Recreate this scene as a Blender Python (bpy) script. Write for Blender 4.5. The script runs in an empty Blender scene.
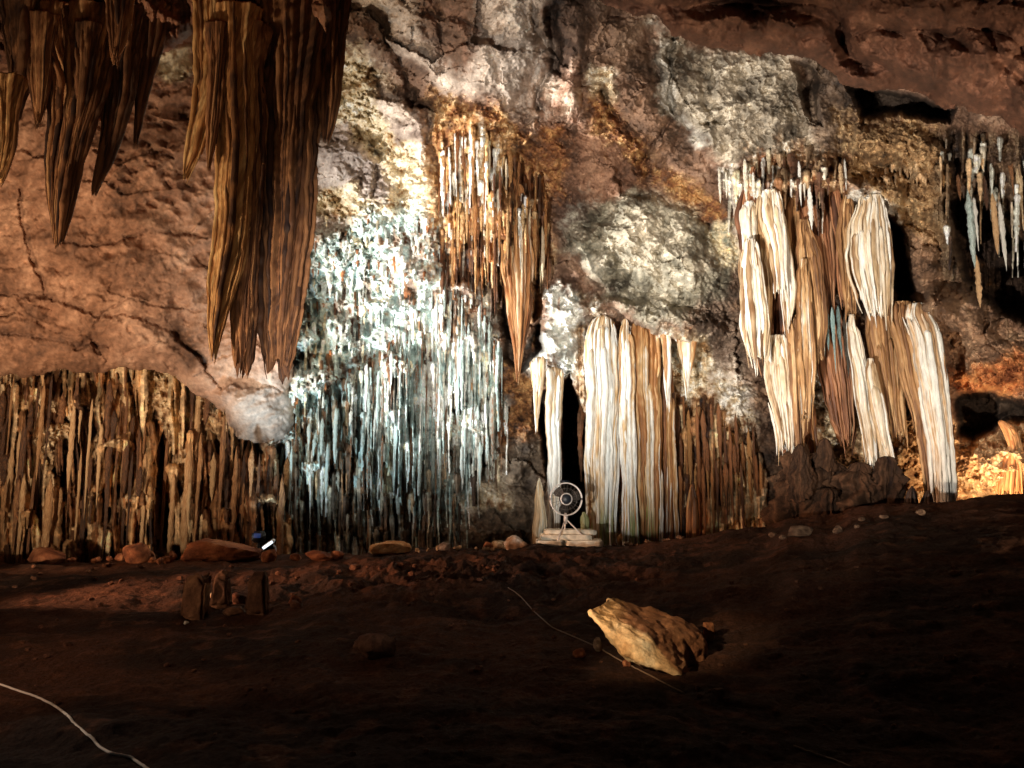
import bpy, bmesh, math
import numpy as np
from mathutils import Vector, Matrix, Euler

RNG = np.random.default_rng(11)
SC = bpy.context.scene
COL = SC.collection

# ------------------------------------------------------------------ camera model
F, CX, CY = 745.0, 512.0, 384.0
PITCH = math.radians(8.1)
CS, SN = math.cos(PITCH), math.sin(PITCH)
EYE = 1.6

def P(u, v, Y):
    """world point seen in direction (u, v) at the forward distance Y (metres)"""
    x = (np.asarray(u, float) - CX) / F
    y = (CY - np.asarray(v, float)) / F
    t = Y / (CS - y * SN)
    return x * t, Y + 0 * x, EYE + (SN + y * CS) * t

def proj(X, Y, Z):
    z = Z - EYE
    f = Y * CS + z * SN
    return CX + F * X / f, CY - F * (-Y * SN + z * CS) / f

# ------------------------------------------------------------------ noise
TAB = np.random.default_rng(3).random((8, 256, 256)).astype(np.float32)

def vn(x, y, seed=0):
    t = TAB[seed % 8]
    xf = np.floor(x); yf = np.floor(y)
    fx = (x - xf).astype(np.float32); fy = (y - yf).astype(np.float32)
    xi = xf.astype(np.int32) + 37 * seed; yi = yf.astype(np.int32) + 91 * seed
    fx = fx * fx * (3 - 2 * fx); fy = fy * fy * (3 - 2 * fy)
    x0 = xi & 255; x1 = (xi + 1) & 255; y0 = yi & 255; y1 = (yi + 1) & 255
    a = t[y0, x0]; b = t[y0, x1]; c = t[y1, x0]; d = t[y1, x1]
    a = a + (b - a) * fx; c = c + (d - c) * fx
    return (a + (c - a) * fy) * 2 - 1

def fbm(x, y, o=4, seed=0, g=0.5):
    s = 0; a = 1.0; n = 0
    for i in range(o):
        r = 0.6 * i
        xr = x * math.cos(r) - y * math.sin(r); yr = x * math.sin(r) + y * math.cos(r)
        k = 2.03 ** i
        s = s + a * vn(xr * k + 17.3 * i, yr * k - 9.1 * i, seed + i); n += a; a *= g
    return s / n

def fbs(x, y, o=3, seed=0, g=0.5):
    """fbm without rotation: keeps streaks straight"""
    s = 0; a = 1.0; n = 0
    for i in range(o):
        k = 2.0 ** i
        s = s + a * vn(x * k + 17.3 * i, y * k - 9.1 * i, seed + i); n += a; a *= g
    return s / n

def billow(x, y, o=3, seed=0, g=0.5):
    s = 0; a = 1.0; n = 0
    for i in range(o):
        r = 0.9 * i + .3
        xr = x * math.cos(r) - y * math.sin(r); yr = x * math.sin(r) + y * math.cos(r)
        k = 2.07 ** i
        s = s + a * np.abs(vn(xr * k + 5.3 * i, yr * k, seed + i)); n += a; a *= g
    return s / n

def worley(x, y, seed=0):
    xi = np.floor(x).astype(np.int32); yi = np.floor(y).astype(np.int32)
    best = np.full(x.shape, 9.0, np.float32); sec = best.copy(); cid = np.zeros(x.shape, np.float32)
    for dy in (-1, 0, 1):
        for dx in (-1, 0, 1):
            cx = xi + dx; cy = yi + dy
            jx = TAB[seed % 8][cy & 255, cx & 255]; jy = TAB[(seed + 1) % 8][cy & 255, cx & 255]
            d = np.sqrt((cx + jx - x) ** 2 + (cy + jy - y) ** 2).astype(np.float32)
            nb = d < best
            sec = np.where(nb, best, np.minimum(sec, d))
            cid = np.where(nb, TAB[(seed + 2) % 8][cy & 255, cx & 255], cid)
            best = np.where(nb, d, best)
    return best, sec, cid

def facet(x, y, seed=0, k=1.0):
    """broken planes: every cell of a Voronoi pattern is a plane of its own tilt"""
    xi = np.floor(x).astype(np.int32); yi = np.floor(y).astype(np.int32)
    best = np.full(x.shape, 9.0, np.float32); out = np.zeros(x.shape, np.float32)
    for dy in (-1, 0, 1):
        for dx in (-1, 0, 1):
            cx = xi + dx; cy = yi + dy; a = cy & 255; b = cx & 255
            ex = x - cx - TAB[seed % 8][a, b]; ey = y - cy - TAB[(seed + 1) % 8][a, b]
            d = ex * ex + ey * ey
            h = (TAB[(seed + 2) % 8][a, b] - .5) * .5 + k * (ex * (TAB[(seed + 3) % 8][a, b] - .5) + ey * (TAB[(seed + 4) % 8][a, b] - .65)) * 2
            nb = d < best
            out = np.where(nb, h, out); best = np.where(nb, d, best)
    return out.astype(np.float32)

def vn3(p, seed=0):
    """3-D value noise on an (n,3) array"""
    f = np.floor(p); t = p - f; t = t * t * (3 - 2 * t); i = f.astype(np.int64)
    r = 0
    for dz in (0, 1):
        for dy in (0, 1):
            for dx in (0, 1):
                h = ((i[:, 0] + dx) * 73856093) ^ ((i[:, 1] + dy) * 19349663) ^ ((i[:, 2] + dz) * 83492791) ^ (seed * 2654435)
                h = (h ^ (h >> 13)) * 1274126177 & 0x7fffffff
                w = (t[:, 0] if dx else 1 - t[:, 0]) * (t[:, 1] if dy else 1 - t[:, 1]) * (t[:, 2] if dz else 1 - t[:, 2])
                r = r + w * ((h ^ (h >> 16)) % 65536) / 65535.0
    return r * 2 - 1

def fbm3(p, o=4, seed=0, g=0.5):
    s = 0; a = 1.; n = 0
    for i in range(o):
        s = s + a * vn3(p * 2.03 ** i + 13.7 * i, seed + i); n += a; a *= g
    return s / n

def sstep(a, b, x):
    t = np.clip((x - a) / (b - a), 0, 1)
    return t * t * (3 - 2 * t)

def lin(c):
    c = np.asarray(c, float) / 255.0
    return np.where(c <= 0.04045, c / 12.92, ((c + 0.055) / 1.055) ** 2.4)

def sdpoly(u, v, poly):
    """signed distance, positive inside"""
    d = np.full(u.shape, 1e9, np.float32); ins = np.zeros(u.shape, bool)
    n = len(poly)
    for i in range(n):
        ax, ay = poly[i]; bx, by = poly[(i + 1) % n]
        ex, ey = bx - ax, by - ay
        wx = u - ax; wy = v - ay
        t = np.clip((wx * ex + wy * ey) / (ex * ex + ey * ey + 1e-9), 0, 1)
        d = np.minimum(d, (wx - ex * t) ** 2 + (wy - ey * t) ** 2)
        if ay != by:
            c = ((ay > v) != (by > v)) & (u < (bx - ax) * (v - ay) / (by - ay) + ax)
            ins ^= c
    d = np.sqrt(d)
    return np.where(ins, d, -d)

def sdline(u, v, pts):
    d = np.full(u.shape, 1e9, np.float32)
    for (ax, ay), (bx, by) in zip(pts[:-1], pts[1:]):
        ex, ey = bx - ax, by - ay
        t = np.clip(((u - ax) * ex + (v - ay) * ey) / (ex * ex + ey * ey + 1e-9), 0, 1)
        d = np.minimum(d, (u - ax - ex * t) ** 2 + (v - ay - ey * t) ** 2)
    return np.sqrt(d)

# ------------------------------------------------------------------ object helpers
def tag(o, label=None, cat=None, group=None, kind=None):
    if label: o['label'] = label
    if cat: o['category'] = cat
    if group: o['group'] = group
    if kind: o['kind'] = kind
    return o

def empty(name, loc):
    o = bpy.data.objects.new(name, None); COL.objects.link(o); o.location = loc
    o.empty_display_size = .2
    return o

def mesh_np(name, verts, faces, mat, colors=None, parent=None, smooth=True, loc=None):
    """verts (n,3); faces (m,4) or (m,3) int arrays, or a list of such arrays"""
    if not isinstance(faces, list): faces = [faces]
    me = bpy.data.meshes.new(name)
    nv = len(verts); nl = sum(f.size for f in faces); nf = sum(len(f) for f in faces)
    me.vertices.add(nv); me.vertices.foreach_set('co', np.ascontiguousarray(verts, np.float32).ravel())
    me.loops.add(nl); me.loops.foreach_set('vertex_index', np.concatenate([f.ravel() for f in faces]).astype(np.int32))
    me.polygons.add(nf)
    tot = np.concatenate([np.full(len(f), f.shape[1]) for f in faces]).astype(np.int32)
    me.polygons.foreach_set('loop_start', (np.cumsum(tot) - tot).astype(np.int32))
    me.polygons.foreach_set('loop_total', tot)
    me.polygons.foreach_set('use_smooth', np.full(nf, smooth))
    me.update(calc_edges=True)
    if colors is not None:
        at = me.color_attributes.new('Col', 'FLOAT_COLOR', 'POINT')
        c = np.ones((nv, 4), np.float32); c[:, :3] = colors
        at.data.foreach_set('color', c.ravel())
    me.materials.append(mat)
    o = bpy.data.objects.new(name, me); COL.objects.link(o)
    if parent: o.parent = parent
    if loc is not None: o.location = loc
    return o

# ------------------------------------------------------------------ materials
def nt(name):
    m = bpy.data.materials.new(name); m.use_nodes = True
    t = m.node_tree; b = t.nodes['Principled BSDF']
    return m, t, b

def rock_mat(name, rough=0.7, bscale=9.0, bstr=0.6, bdist=0.05, var=0.35, spec=0.35, stretch=1.0):
    m, t, b = nt(name)
    N = t.nodes.new; L = t.links.new
    at = N('ShaderNodeAttribute'); at.attribute_name = 'Col'
    tc = N('ShaderNodeTexCoord'); mp = N('ShaderNodeMapping'); mp.inputs['Scale'].default_value = (1, 1, 1 / stretch)
    L(tc.outputs['Object'], mp.inputs['Vector'])
    n1 = N('ShaderNodeTexNoise'); n1.inputs['Scale'].default_value = bscale; n1.inputs['Detail'].default_value = 8; n1.inputs['Roughness'].default_value = .68
    n2 = N('ShaderNodeTexNoise'); n2.inputs['Scale'].default_value = bscale * 2.3; n2.inputs['Detail'].default_value = 6; n2.inputs['Roughness'].default_value = .7
    L(mp.outputs[0], n1.inputs['Vector']); L(mp.outputs[0], n2.inputs['Vector'])
    mr = N('ShaderNodeMapRange'); mr.inputs['From Min'].default_value = .3; mr.inputs['From Max'].default_value = .7
    mr.inputs['To Min'].default_value = 1 - var; mr.inputs['To Max'].default_value = 1 + var
    L(n2.outputs['Fac'], mr.inputs['Value'])
    mx = N('ShaderNodeVectorMath'); mx.operation = 'SCALE'
    L(at.outputs['Color'], mx.inputs[0]); L(mr.outputs[0], mx.inputs['Scale'])
    L(mx.outputs[0], b.inputs['Base Color'])
    bp = N('ShaderNodeBump'); bp.inputs['Strength'].default_value = bstr; bp.inputs['Distance'].default_value = bdist
    L(n1.outputs['Fac'], bp.inputs['Height']); L(bp.outputs[0], b.inputs['Normal'])
    b.inputs['Roughness'].default_value = rough
    b.inputs['Specular IOR Level'].default_value = spec
    return m

def plain_mat(name, col, rough=.5, metal=0.0, var=.2, scale=30, bump=.15):
    m, t, b = nt(name)
    N = t.nodes.new; L = t.links.new
    tc = N('ShaderNodeTexCoord'); n = N('ShaderNodeTexNoise'); n.inputs['Scale'].default_value = scale; n.inputs['Detail'].default_value = 5
    L(tc.outputs['Object'], n.inputs['Vector'])
    r = N('ShaderNodeValToRGB'); c = lin(col)
    r.color_ramp.elements[0].position = .3; r.color_ramp.elements[1].position = .7
    r.color_ramp.elements[0].color = (*(c * (1 - var)), 1); r.color_ramp.elements[1].color = (*np.minimum(c * (1 + var), 1), 1)
    L(n.outputs['Fac'], r.inputs[0]); L(r.outputs[0], b.inputs['Base Color'])
    bp = N('ShaderNodeBump'); bp.inputs['Strength'].default_value = bump; bp.inputs['Distance'].default_value = .01
    L(n.outputs['Fac'], bp.inputs['Height']); L(bp.outputs[0], b.inputs['Normal'])
    b.inputs['Roughness'].default_value = rough; b.inputs['Metallic'].default_value = metal
    return m

def streak_mat(name, cols, rough=.55):
    """flowstone for the small hanging stalactites: streaked along their length, each one of its own tone"""
    m, t, b = nt(name)
    N = t.nodes.new; L = t.links.new
    tc = N('ShaderNodeTexCoord'); oi = N('ShaderNodeObjectInfo')
    mp = N('ShaderNodeMapping'); mp.inputs['Scale'].default_value = (2.2, 2.2, 11.0)
    L(tc.outputs['Object'], mp.inputs['Vector'])
    wm = N('ShaderNodeMath'); wm.operation = 'MULTIPLY'; wm.inputs[1].default_value = 40
    L(oi.outputs['Random'], wm.inputs[0])
    n = N('ShaderNodeTexNoise'); n.noise_dimensions = '4D'; n.inputs['Scale'].default_value = 1.6; n.inputs['Detail'].default_value = 6; n.inputs['Roughness'].default_value = .7
    L(mp.outputs[0], n.inputs['Vector']); L(wm.outputs[0], n.inputs['W'])
    ad = N('ShaderNodeMath'); ad.operation = 'MULTIPLY_ADD'; ad.inputs[1].default_value = .55; ad.inputs[2].default_value = -.27
    L(oi.outputs['Random'], ad.inputs[0])
    a2 = N('ShaderNodeMath'); a2.operation = 'ADD'; L(ad.outputs[0], a2.inputs[0]); L(n.outputs['Fac'], a2.inputs[1])
    r = N('ShaderNodeValToRGB'); e = r.color_ramp.elements
    while len(e) < len(cols): e.new(.5)
    for k, c in enumerate(cols):
        e[k].position = .25 + .5 * k / (len(cols) - 1); e[k].color = (*lin(c), 1)
    L(a2.outputs[0], r.inputs[0]); L(r.outputs[0], b.inputs['Base Color'])
    bp = N('ShaderNodeBump'); bp.inputs['Strength'].default_value = .8; bp.inputs['Distance'].default_value = .06
    L(n.outputs['Fac'], bp.inputs['Height']); L(bp.outputs[0], b.inputs['Normal'])
    b.inputs['Roughness'].default_value = rough
    return m

M_ROCK = rock_mat('cave_rock', .8, 7, .55, .06, .3)
M_CEIL = rock_mat('ceiling_rock', .8, 4, .5, .06, .3)
M_DRIP = rock_mat('flowstone', .6, 11, .6, .05, .35, .4, 3.0)
M_BODY = rock_mat('flowstone_column', .55, 9, .55, .04, .3, .4, 5.0)
M_HANG = rock_mat('brown_stalactite', .62, 7, .6, .05, .4, .35, 4.0)
M_SOIL = rock_mat('cave_soil', .95, 14, 1.0, .07, .5, .1)
M_STONE = rock_mat('loose_stone', .85, 12, .7, .03, .35, .2)

# ------------------------------------------------------------------ the cave floor
CU = np.array([-700, -200, 0, 150, 270, 420, 540, 640, 720, 800, 870, 950, 1024, 1200, 1700], float)
CV = np.array([570, 566, 561, 560, 556, 551, 546, 542, 530, 519, 505, 500, 494, 488, 480], float)
def crest(x, y):
    u = CX + F * (x / np.maximum(y, .5)) * 1.0
    vc = np.interp(u, CU, CV)
    vc = vc + 2.5 * vn(u / 33., u * 0 + 2.5, 1) + 1.2 * vn(u / 11., u * 0 + 7.5, 2)
    Yc = np.interp(u, [0, 300, 560, 800, 1024], [14.6, 14.8, 14.8, 14.2, 13.4])
    return Yc, P(u, vc, Yc)[2]

def floor_z(x, y):
    x = np.asarray(x, float); y = np.asarray(y, float)
    Yc, zc = crest(x, y)
    z = zc * sstep(3.0, 1.0, (Yc - y) / 4.6 + .6) if False else zc * sstep(3.5, 15.2, y * 15.0 / Yc)
    over = np.maximum(y - Yc, 0)
    z = z - .95 * sstep(0.1, 1.7, over) - .05 * over
    k = sstep(1.5, 5, y)
    z = z + k * (.10 * fbm(x * .55 + y * .12, y * .9, 3, 4) + .05 * (fbm(x * 1.1 + y * .3, y * 2.6, 4, 2))
                 + .035 * fbm(x * 4, y * 5, 4, 6, .6) + .02 * billow(x * 9, y * 9, 2, 3) - .02)
    # clods along the middle of the far floor
    c = np.exp(-((x + .6) / 2.6) ** 2 - ((y - 11.5) / 2.4) ** 2)
    z = z + c * .24 * (.5 - billow(x * 1.9, y * 1.5, 4, 3, .6)) * 2
    return z

def build_floor():
    na, ny = 1500, 800
    a = np.linspace(-1.15, 1.15, na)
    y = np.concatenate([np.linspace(-6, .8, 20), np.geomspace(1.0, 24, ny - 20)])
    A, Y = np.meshgrid(a, y)
    X = A * (np.maximum(Y, 0) + 3.5)
    Z = floor_z(X, Y)
    w = .5 + .5 * fbm(X * .7, Y * 1.1, 4, 5)
    g = .5 + .5 * fbm(X * 5, Y * 6, 3, 1)
    c0, c1, c2 = lin((76, 48, 34)), lin((48, 32, 24)), lin((104, 67, 47))
    c = c0 + (c1 - c0) * sstep(.35, .65, w)[..., None]
    c = c + (c2 - c) * (.6 * sstep(.55, .8, g))[..., None]
    V = np.stack([X, Y, Z], -1).reshape(-1, 3)
    idx = np.arange(na * ny).reshape(ny, na)
    f = np.stack([idx[:-1, :-1], idx[:-1, 1:], idx[1:, 1:], idx[1:, :-1]], -1).reshape(-1, 4)
    o = mesh_np('ground', V, f, M_SOIL, c.reshape(-1, 3))
    tag(o, kind='structure')
build_floor()

def ground_at(u, v, ymax=16.0):
    ys = np.linspace(2.5, ymax, 2700)
    X, Y, Z = P(u, v, ys)
    h = floor_z(X, Y)
    i = np.argmax(Z <= h)
    if Z[i] > h[i]:                       # over the crest: take the nearest approach
        i = int(np.argmin(Z - h))
    return float(X[i]), float(ys[i]), float(h[i])

# ------------------------------------------------------------------ the back wall: a real relief, one sheet
ST = .75
UU, VV = np.meshgrid(np.arange(-150, 1175, ST), np.arange(-100, 604, ST))
UU = UU.astype(np.float32); VV = VV.astype(np.float32)
H, W = UU.shape
def at(u, v): return int(np.clip(round((v + 100) / ST), 0, H - 1)), int(np.clip(round((u + 150) / ST), 0, W - 1))

CP = np.array([
    (-150, 600, 17), (0, 560, 17.4), (0, 420, 18), (-150, 350, 17.5), (150, 450, 18), (150, 560, 17.6), (250, 545, 18), (250, 440, 18.6), (380, 560, 18.6),
    (400, 540, 18.8), (400, 420, 19.0), (330, 280, 18.3), (400, 220, 17.7), (330, 150, 17.2), (500, 160, 16.2), (490, 280, 16.8), (350, 60, 15.6),
    (430, 40, 14.4), (520, 60, 14.2), (540, 0, 12.6), (345, -60, 12.4), (700, -90, 12), (500, -95, 11.2), (600, 60, 15.0), (600, 150, 16.8),
    (610, 250, 17.1), (690, 60, 15.4), (700, 120, 15.6), (690, 250, 16.6), (650, 330, 17.8), (650, 530, 17.6), (500, 500, 18.8), (500, 560, 17.4), (560, 450, 18.6),
    (740, 250, 16.6), (780, 100, 15.3), (860, 150, 15.4), (850, 250, 16.6), (850, 450, 16.6), (760, 480, 16.8), (950, 150, 14.4), (930, 280, 15.6),
    (1024, 300, 15.0), (1000, 370, 14.9), (1024, 480, 15.8), (1170, 480, 15.0), (1170, 200, 13), (950, 480, 16.2), (1170, -90, 11), (-150, 0, 15), (100, 200, 17), (0, 100, 16)], float)
def tps(r2): return np.where(r2 > 1e-9, .5 * r2 * np.log(np.maximum(r2, 1e-9)), 0)
_n = len(CP); _x = CP[:, :2] / 300.
_K = tps(((_x[:, None] - _x[None]) ** 2).sum(-1)) + np.eye(_n) * .02
_A = np.zeros((_n + 3, _n + 3)); _A[:_n, :_n] = _K; _A[:_n, _n] = 1; _A[:_n, _n + 1:] = _x; _A[_n:, :_n] = _A[:_n, _n:].T
_w = np.linalg.solve(_A, np.concatenate([CP[:, 2], [0, 0, 0]]))
D = _w[_n] + _w[_n + 1] * UU / 300 + _w[_n + 2] * VV / 300
for i in range(_n): D = D + _w[i] * tps((UU / 300 - _x[i, 0]) ** 2 + (VV / 300 - _x[i, 1]) ** 2)
D = D.astype(np.float32)

WU = UU + 13 * fbm(UU / 34., VV / 34., 5, 0, .68)
WV = VV + 13 * fbm(UU / 34. + 40, VV / 34. + 11, 5, 1, .68)

n_big = fbm(UU / 130., VV / 110., 3, 2)
n_mid = fbm(UU / 48., VV / 42., 5, 3)
n_fine = fbm(UU / 12., VV / 11., 4, 4, .6)
bil = billow(UU / 14., VV / 12., 4, 5, .55)
bil2 = billow(UU / 34., VV / 30., 4, 6, .5)
w1, w2, wc = worley(UU / 52. + .35 * fbm(UU / 40., VV / 40., 3, 1), VV / 46. + .35 * fbm(UU / 40., VV / 40., 3, 5), 2)
p1, _, pc = worley((UU + 5 * n_fine) / 15., (VV + 5 * n_fine) / 12., 4)
strk = fbs(UU / 4.5, VV / 70., 3, 6, .6)
strk2 = fbs(UU / 11., VV / 120., 3, 3, .6)
mott = fbm(UU / 22., VV / 22., 5, 7, .6)
spk = fbm(UU / 5., VV / 5., 3, 2, .7)

fa = facet(WU / 62., WV / 54., 1); fb = facet(WU / 24. + 5, WV / 22., 3); fc = facet(UU / 9. + n_fine, VV / 9. + n_fine, 5)
cav = billow((UU + 6 * n_fine) / 22., (VV + 6 * n_fine) / 18., 4, 1, .6)
COLR = np.zeros((H, W, 3), np.float32)
REL_R = np.ones((H, W), np.float32)     # rock relief weight
REL_C = np.zeros((H, W), np.float32)    # crust
REL_D = np.zeros((H, W), np.float32)    # hanging drips
REG = np.zeros((H, W), np.int16)

def mix3(c0, c1, w): return c0 + (c1 - c0) * w[..., None]
def palette(cols, t):
    """blend through a list of sRGB colours with t in 0..1"""
    t = np.clip(t, 0, 1) * (len(cols) - 1)
    out = np.zeros(t.shape + (3,), np.float32)
    L_ = [lin(c) for c in cols]
    for k in range(len(cols)):
        out += np.clip(1 - np.abs(t - k), 0, 1)[..., None] * L_[k]
    return out

COLR[:] = palette([(96, 62, 44), (140, 96, 70), (176, 138, 112)], .5 + .9 * mott)

def region(poly, cols, kind='rock', soft=8, tone=None, rid=None, amount=1.0):
    us = [p[0] for p in poly]; vs = [p[1] for p in poly]
    y0, x0 = at(min(us) - 40, min(vs) - 40); y1, x1 = at(max(us) + 40, max(vs) + 40)
    s = (slice(y0, y1 + 1), slice(x0, x1 + 1))
    sd = sdpoly(WU[s], WV[s], poly)
    w = sstep(-1.5 * soft, 1.5 * soft, sd + soft * .9 * spk[s] + 10 * n_fine[s] + 12 * n_mid[s]) * amount
    if tone is None:
        tn = {'rock': .5 + .8 * mott + .25 * spk, 'crust': .5 + .55 * mott + .75 * spk, 'drip': .5 + .5 * strk + .4 * strk2 + .45 * spk}[kind][s]
    else:
        tn = tone[s]
    COLR[s] = mix3(COLR[s], palette(cols, tn), w)
    for arr, k in ((REL_R, 'rock'), (REL_C, 'crust'), (REL_D, 'drip')):
        arr[s] = arr[s] * (1 - w) + (w if kind == k else 0)
    if rid is not None: REG[s] = np.where(sd > 0, rid, REG[s])
    else: REG[s] = np.where(sd > 0, 0, REG[s])
    return s, w

WHITE, CREAM, CYAN, PALE = (226, 223, 214), (216, 198, 164), (186, 214, 214), (206, 214, 208)
RUST, GOLD, TAN, DBR, RBR = (140, 86, 46), (176, 130, 76), (196, 162, 122), (62, 43, 32), (124, 84, 60)
PINK, GREY, GGRN = (204, 180, 166), (158, 152, 144), (142, 148, 132)

# upper middle rock
region([(335, -100), (560, -100), (556, 60), (560, 112), (535, 128), (500, 112), (438, 98), (430, 70), (380, 60), (335, 40)], [RBR, PINK, (214, 196, 186)], 'rock')
region([(340, 8), (378, 24), (410, 62), (438, 96), (452, 176), (438, 186), (424, 130), (398, 86), (366, 52), (338, 44)], [(70, 44, 34), RBR, (120, 84, 66)], 'rock', 7)
region([(396, -60), (470, -60), (482, 40), (470, 70), (440, 66), (424, 30)], [(84, 52, 38), RBR, (150, 100, 76)], 'rock', 7)
region([(498, 0), (536, 4), (545, 50), (540, 108), (510, 100), (496, 60)], [(190, 164, 150), (216, 196, 186), (226, 212, 204)], 'rock', 7)
region([(545, 0), (600, 0), (590, 60), (580, 90), (556, 80), (548, 40)], [(48, 32, 25), (92, 60, 44), (130, 98, 78)], 'rock', 7)
region([(596, 20), (650, 24), (645, 60), (620, 90), (590, 70)], [(92, 60, 40), (126, 86, 58), (152, 118, 92)], 'rock', 6)
region([(560, 66), (578, 60), (586, 100), (578, 126), (556, 132), (545, 118)], [(140, 72, 42), (196, 150, 126), (232, 222, 212)], 'rock', 4)
region([(590, 70), (610, 62), (616, 90), (606, 104), (590, 98)], [GOLD, CREAM, WHITE], 'crust', 4)
# cream and gold crust, upper left
region([(330, 40), (372, 58), (402, 100), (442, 178), (448, 300), (420, 330), (285, 330), (280, 200), (322, 140)], [GOLD, CREAM, (226, 212, 184), WHITE], 'crust', 9)
region([(374, 76), (404, 92), (432, 132), (426, 154), (396, 144), (368, 104)], [(150, 122, 112), PINK, (212, 194, 186)], 'rock', 4)
region([(304, 132), (340, 130), (388, 178), (386, 202), (352, 190), (298, 188)], [(140, 118, 112), (178, 160, 156), (204, 190, 186)], 'rock', 4)
region([(292, 212), (344, 212), (368, 246), (340, 268), (290, 290)], [(150, 124, 118), (186, 168, 164), (206, 190, 186)], 'rock', 5)
# the pale curtain in the middle
region([(288, 262), (330, 226), (400, 214), (450, 230), (500, 300), (503, 452), (484, 500), (420, 548), (396, 604), (288, 604), (270, 450), (278, 380)],
       [RUST, PALE, CYAN, (222, 232, 228), CREAM], 'crust', 9, tone=.52 + .6 * mott + .45 * spk + .1 * strk)
region([(276, 450), (310, 400), (360, 370), (430, 290), (500, 280), (506, 452), (484, 500), (420, 548), (396, 604), (276, 604)],
       [(104, 62, 36), RUST, PALE, CYAN, WHITE, CREAM], 'drip', 16, rid=2)
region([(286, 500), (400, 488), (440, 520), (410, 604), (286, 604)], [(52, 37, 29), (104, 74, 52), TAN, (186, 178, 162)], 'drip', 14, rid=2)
# the brown hanging cluster
region([(434, 94), (502, 110), (546, 150), (552, 230), (440, 230)], [(84, 52, 32), RUST, GOLD, (206, 176, 132)], 'crust', 9)
region([(438, 150), (470, 128), (500, 146), (542, 168), (548, 262), (534, 300), (520, 345), (506, 340), (486, 300), (452, 286), (440, 180)],
       [(96, 56, 30), RUST, GOLD, (206, 176, 132), WHITE], 'drip', 8, rid=3)
region([(500, 290), (520, 300), (545, 330), (540, 372), (500, 372), (492, 330)], [DBR, (104, 68, 42), RUST], 'rock', 5)
region([(498, 360), (540, 372), (536, 430), (520, 470), (470, 480), (500, 420)], [DBR, (130, 84, 44), (176, 132, 80)], 'crust', 7)
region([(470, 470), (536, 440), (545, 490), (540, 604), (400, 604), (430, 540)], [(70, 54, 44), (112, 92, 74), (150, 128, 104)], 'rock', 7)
region([(440, 496), (500, 484), (505, 506), (450, 516)], [TAN, CREAM, WHITE], 'crust', 5)
# red brown faces and gold bands
region([(566, 134), (600, 112), (652, 178), (646, 200), (604, 224), (566, 200)], [(96, 58, 38), (138, 86, 56), (164, 112, 80)], 'rock', 6)
region([(556, 190), (590, 196), (620, 236), (600, 276), (566, 250), (548, 210)], [(58, 36, 28), (98, 62, 46), (170, 170, 158)], 'rock', 6)
region([(538, 128), (566, 118), (566, 196), (548, 212), (540, 180)], [RBR, RUST, GOLD], 'crust', 6)
region([(586, 96), (614, 104), (660, 164), (704, 184), (738, 232), (728, 280), (700, 246), (668, 198), (632, 166), (590, 122)], [RBR, RUST, GOLD, (190, 156, 108)], 'crust', 7)
region([(618, 76), (656, 54), (668, 108), (704, 142), (702, 182), (664, 172), (626, 130)], [(70, 48, 34), (112, 74, 50), (140, 96, 66)], 'rock', 5)
region([(700, 226), (735, 222), (745, 260), (728, 284), (700, 256)], [GGRN, CREAM, (226, 214, 170)], 'crust', 5)
# grey rock
region([(648, 20), (690, 44), (742, 52), (790, 58), (812, 150), (800, 170), (760, 168), (728, 166), (704, 142), (668, 112), (655, 60)], [(94, 80, 66), (154, 139, 120), (194, 180, 160)], 'rock', 6)
region([(655, 28), (668, 40), (672, 110), (704, 140), (690, 146), (662, 112)], [(120, 110, 102), (176, 168, 158), (204, 198, 190)], 'rock', 4)
region([(570, 216), (640, 192), (692, 206), (728, 270), (750, 340), (735, 370), (690, 346), (640, 326), (596, 286), (566, 248)], [(82, 72, 56), (126, 118, 98), (166, 156, 136), (196, 184, 164)], 'rock', 7)
region([(650, 322), (740, 300), (752, 372), (700, 380)], [(70, 52, 42), (112, 84, 66), (150, 120, 100)], 'rock', 8)
# white crust over the alcove
region([(540, 284), (560, 278), (588, 318), (594, 384), (566, 374), (530, 372), (524, 354), (548, 330)], [PALE, WHITE, (236, 240, 238)], 'crust', 4)
region([(580, 300), (606, 296), (616, 330), (590, 332)], [(74, 52, 38), (150, 130, 104), WHITE], 'crust', 5)
# behind the white columns and the brown curtain right of them
region([(583, 330), (690, 326), (712, 378), (694, 604), (583, 604)], [(72, 46, 30), (128, 82, 46), TAN, WHITE], 'drip', 5, rid=4)
region([(650, 400), (690, 384), (744, 386), (790, 424), (806, 604), (648, 604)], [(62, 40, 28), (112, 68, 36), (158, 100, 52), (198, 150, 96)], 'drip', 8, rid=4)
region([(690, 380), (725, 368), (775, 390), (800, 430), (812, 604), (690, 604)], [(74, 48, 32), (124, 78, 44), GOLD, (206, 168, 120), CREAM], 'drip', 10, rid=4)
region([(690, 372), (725, 366), (772, 388), (770, 420), (748, 436), (720, 410)], [RUST, CREAM, WHITE, (214, 214, 208)], 'crust', 10, amount=.85)
region([(664, 330), (706, 340), (716, 380), (690, 400), (664, 372)], [GOLD, CREAM, WHITE], 'crust', 5)
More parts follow.
